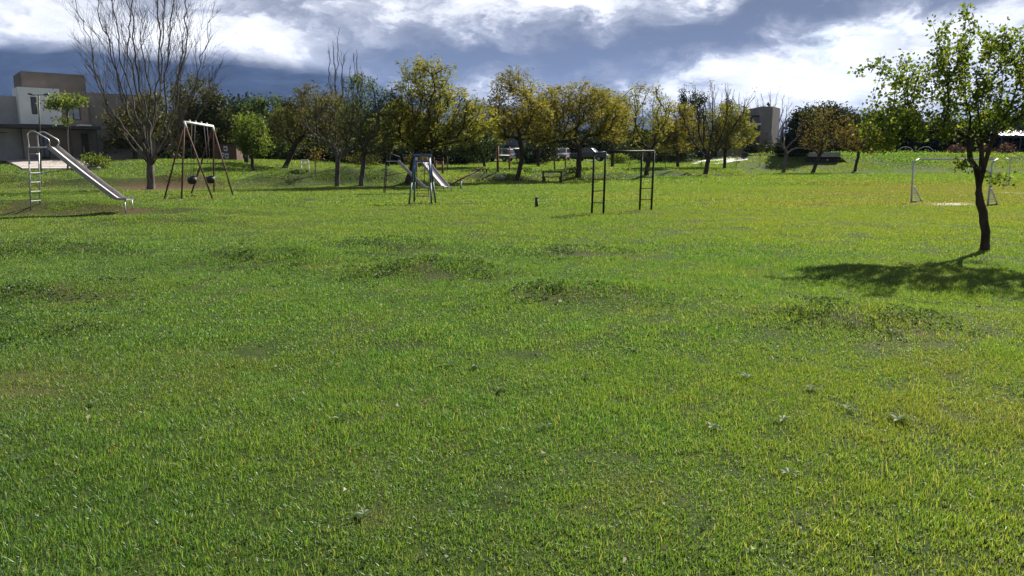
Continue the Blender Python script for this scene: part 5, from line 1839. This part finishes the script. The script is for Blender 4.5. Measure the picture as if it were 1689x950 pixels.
# ------------------------------------------------------------------ weeds in the lawn
def build_weeds():
    rng = np.random.default_rng(77)
    me = bpy.data.meshes.new('leaf')
    # a pointed leaf with a fold, 1 m long before scaling
    prof = [(0, 0.02, 0.02), (0.25, 0.10, 0.10), (0.55, 0.15, 0.15), (0.8, 0.10, 0.11), (1.0, 0.01, 0.04)]
    vs, fs = [], []
    for (x, w, z) in prof:
        vs += [(x, -w, z + w * 0.35), (x, 0, z), (x, w, z + w * 0.35)]
    for i in range(len(prof) - 1):
        o = i * 3
        fs += [(o, o + 3, o + 4, o + 1), (o + 1, o + 4, o + 5, o + 2)]
    me.from_pydata(vs, [], fs)
    me.polygons.foreach_set('use_smooth', [True] * len(fs))
    meshes = []
    for q in (0.2, 0.5, 0.8):
        m2 = me.copy()
        a = m2.attributes.new('tint', 'FLOAT', 'POINT')
        a.data.foreach_set('value', [q] * len(m2.vertices))
        m2.materials.append(MATS['leaf_weed'])
        meshes.append(m2)
    spots = [
        (255, 622, 1.0, 'pale weed rosette in the lawn below the rusty swing frame'),
        (390, 606, 1.0, 'pale weed rosette just right of the one below the rusty swing frame'),
        (155, 672, .9, 'pale weed rosette in the lawn below the slender flat crowned tree'),
        (40, 765, 1.2, 'pale weed rosette low in the lawn at the left picture edge'),
        (560, 700, 1.0, 'pale weed rosette in the near lawn below the sparse tree'),
        (600, 860, .8, 'pale weed rosette closest to the bottom of the picture'),
        (742, 606, 1.2, 'left one of two weed rosettes side by side in the middle lawn'),
        (785, 608, 1.0, 'right one of two weed rosettes side by side in the middle lawn'),
        (825, 648, 1.0, 'weed rosette a step nearer than the side by side pair'),
        (900, 708, .9, 'pale weed rosette in the near lawn straight below the short black post'),
        (965, 628, 1.3, 'wide weed rosette in the lawn below the left ladder of the climbing bars'),
        (1045, 583, .9, 'small weed rosette in the lawn below the right ladder of the climbing bars'),
        (1120, 590, .8, 'small weed rosette in the lawn below the low rounded golden tree'),
        (1175, 712, 1.2, 'pale weed rosette in the near lawn below the forked tree'),
        (1235, 628, 1.3, 'pale weed rosette in the lawn below the taupe building'),
        (1340, 648, 1.1, 'pale weed rosette in the lawn below the leaning autumn tree'),
        (1290, 700, 1.1, 'pale weed rosette in the near lawn below the small crooked bare tree'),
        (1300, 790, 1.0, 'lowest weed rosette right of the picture centre'),
        (1482, 700, 1.5, 'largest pale weed rosette, in the lawn below the nearer goal'),
        (1400, 680, 1.0, 'weed rosette just left of the largest pale rosette'),
        (1470, 552, 1.1, 'weed rosette on the hummock nearest the tree shadow')]
    for (px, py, s, lab) in spots:
        p = at(px, py)
        root = thing('broadleaf_weed', lab, 'weed', (p.x, p.y, p.z + 0.02), group='broadleaf weeds scattered in the lawn')
        k = rng.integers(5, 9)
        for i in range(k):
            o = bpy.data.objects.new('leaf', meshes[rng.integers(0, 3)])
            COL.objects.link(o)
            o.parent = root
            L = s * rng.uniform(0.035, 0.08)
            o.scale = (L, L * rng.uniform(0.8, 1.2), L)
            o.rotation_euler = (rng.uniform(-.3, .3), -rng.uniform(-0.05, 0.3), 2 * math.pi * i / k + rng.uniform(-.4, .4))
    # carpets of small weeds over the hummocks
    P, S = [], []
    for (a, b, l, w, h) in HUMMOCKS[:9]:
        n = 900
        x = a + rng.normal(0, l * 0.8, n); y = b + rng.normal(-0.1, w * 0.85, n)
        keep = fbm(x * 2.3, y * 2.3, 15, 3) > 0.55
        P.append(np.stack([x[keep], y[keep]], -1))
        S.append(np.full(keep.sum(), 0.75 + 0.03 * b))
    n = 900                                                 # and here and there over the lawn
    y = rng.uniform(2.8, 15, n) ** 1.0; x = rng.uniform(-0.75, 0.75, n) * y
    keep = fbm(x * 0.7 + 4, y * 0.7, 25, 3) > 0.52
    P.append(np.stack([x[keep], y[keep]], -1)); S.append(np.full(keep.sum(), 0.8))
    P = np.concatenate(P); S = np.concatenate(S)
    k = 4
    Z = terrain(P[:, 0], P[:, 1]) + 0.028
    C = np.repeat(np.concatenate([P, Z[:, None]], 1), k, 0)
    n = len(C)
    a = rng.uniform(0, 2 * math.pi, n)
    D = np.stack([np.cos(a), np.sin(a), rng.uniform(0.0, 0.7, n)], -1)
    sc = np.repeat(S, k)
    V = leaf_faces(C, D, rng, 0.034, 0.022, 0.3)
    V = C[:, None, :] + (V - C[:, None, :]) * sc[:, None, None]
    o = np_mesh('lawn_weeds', V, 4, 'leaf_weed', np.clip(rng.beta(2, 2.5, n), 0, 1))
    tag(o, 'small broad leaved weeds carpeting the hummocks in the lawn', 'weeds', kind='stuff')

    # fallen leaves lying about
    n = 260
    y = 2.6 + 26 * rng.random(n) ** 1.4; x = rng.uniform(-0.75, 0.75, n) * y
    z = terrain(x, y) + 0.03
    C = np.stack([x, y, z], -1)
    a = rng.uniform(0, 2 * math.pi, n)
    V = leaf_faces(C, np.stack([np.cos(a), np.sin(a), rng.uniform(-.2, .4, n)], -1), rng, 0.034, 0.022, 0.5)
    o = np_mesh('fallen_leaves', V, 4, 'leaf_litter', rng.random(n))
    tag(o, 'dry fallen leaves scattered over the lawn', 'leaves', kind='stuff')


def build_haze():
    m, t, o = new_mat('air')
    pv = NN(t, 'ShaderNodeVolumePrincipled')
    pv.inputs['Color'].default_value = (0.32, 0.50, 1.0, 1)
    pv.inputs['Density'].default_value = HAZE
    pv.inputs['Anisotropy'].default_value = 0.1
    t.links.new(pv.outputs[0], o.inputs['Volume'])
    b = MB().box((0, 2500, 500), (18200, 13000, 1012))
    ob = b.build('haze', 'air')
    tag(ob, 'thin blue haze in the air before the mountains', 'haze', kind='stuff')


HAZE = 0.00005
build_playground()
build_buildings()
build_cars()
build_trees()
build_woods()
build_weeds()
build_grass()
build_haze()
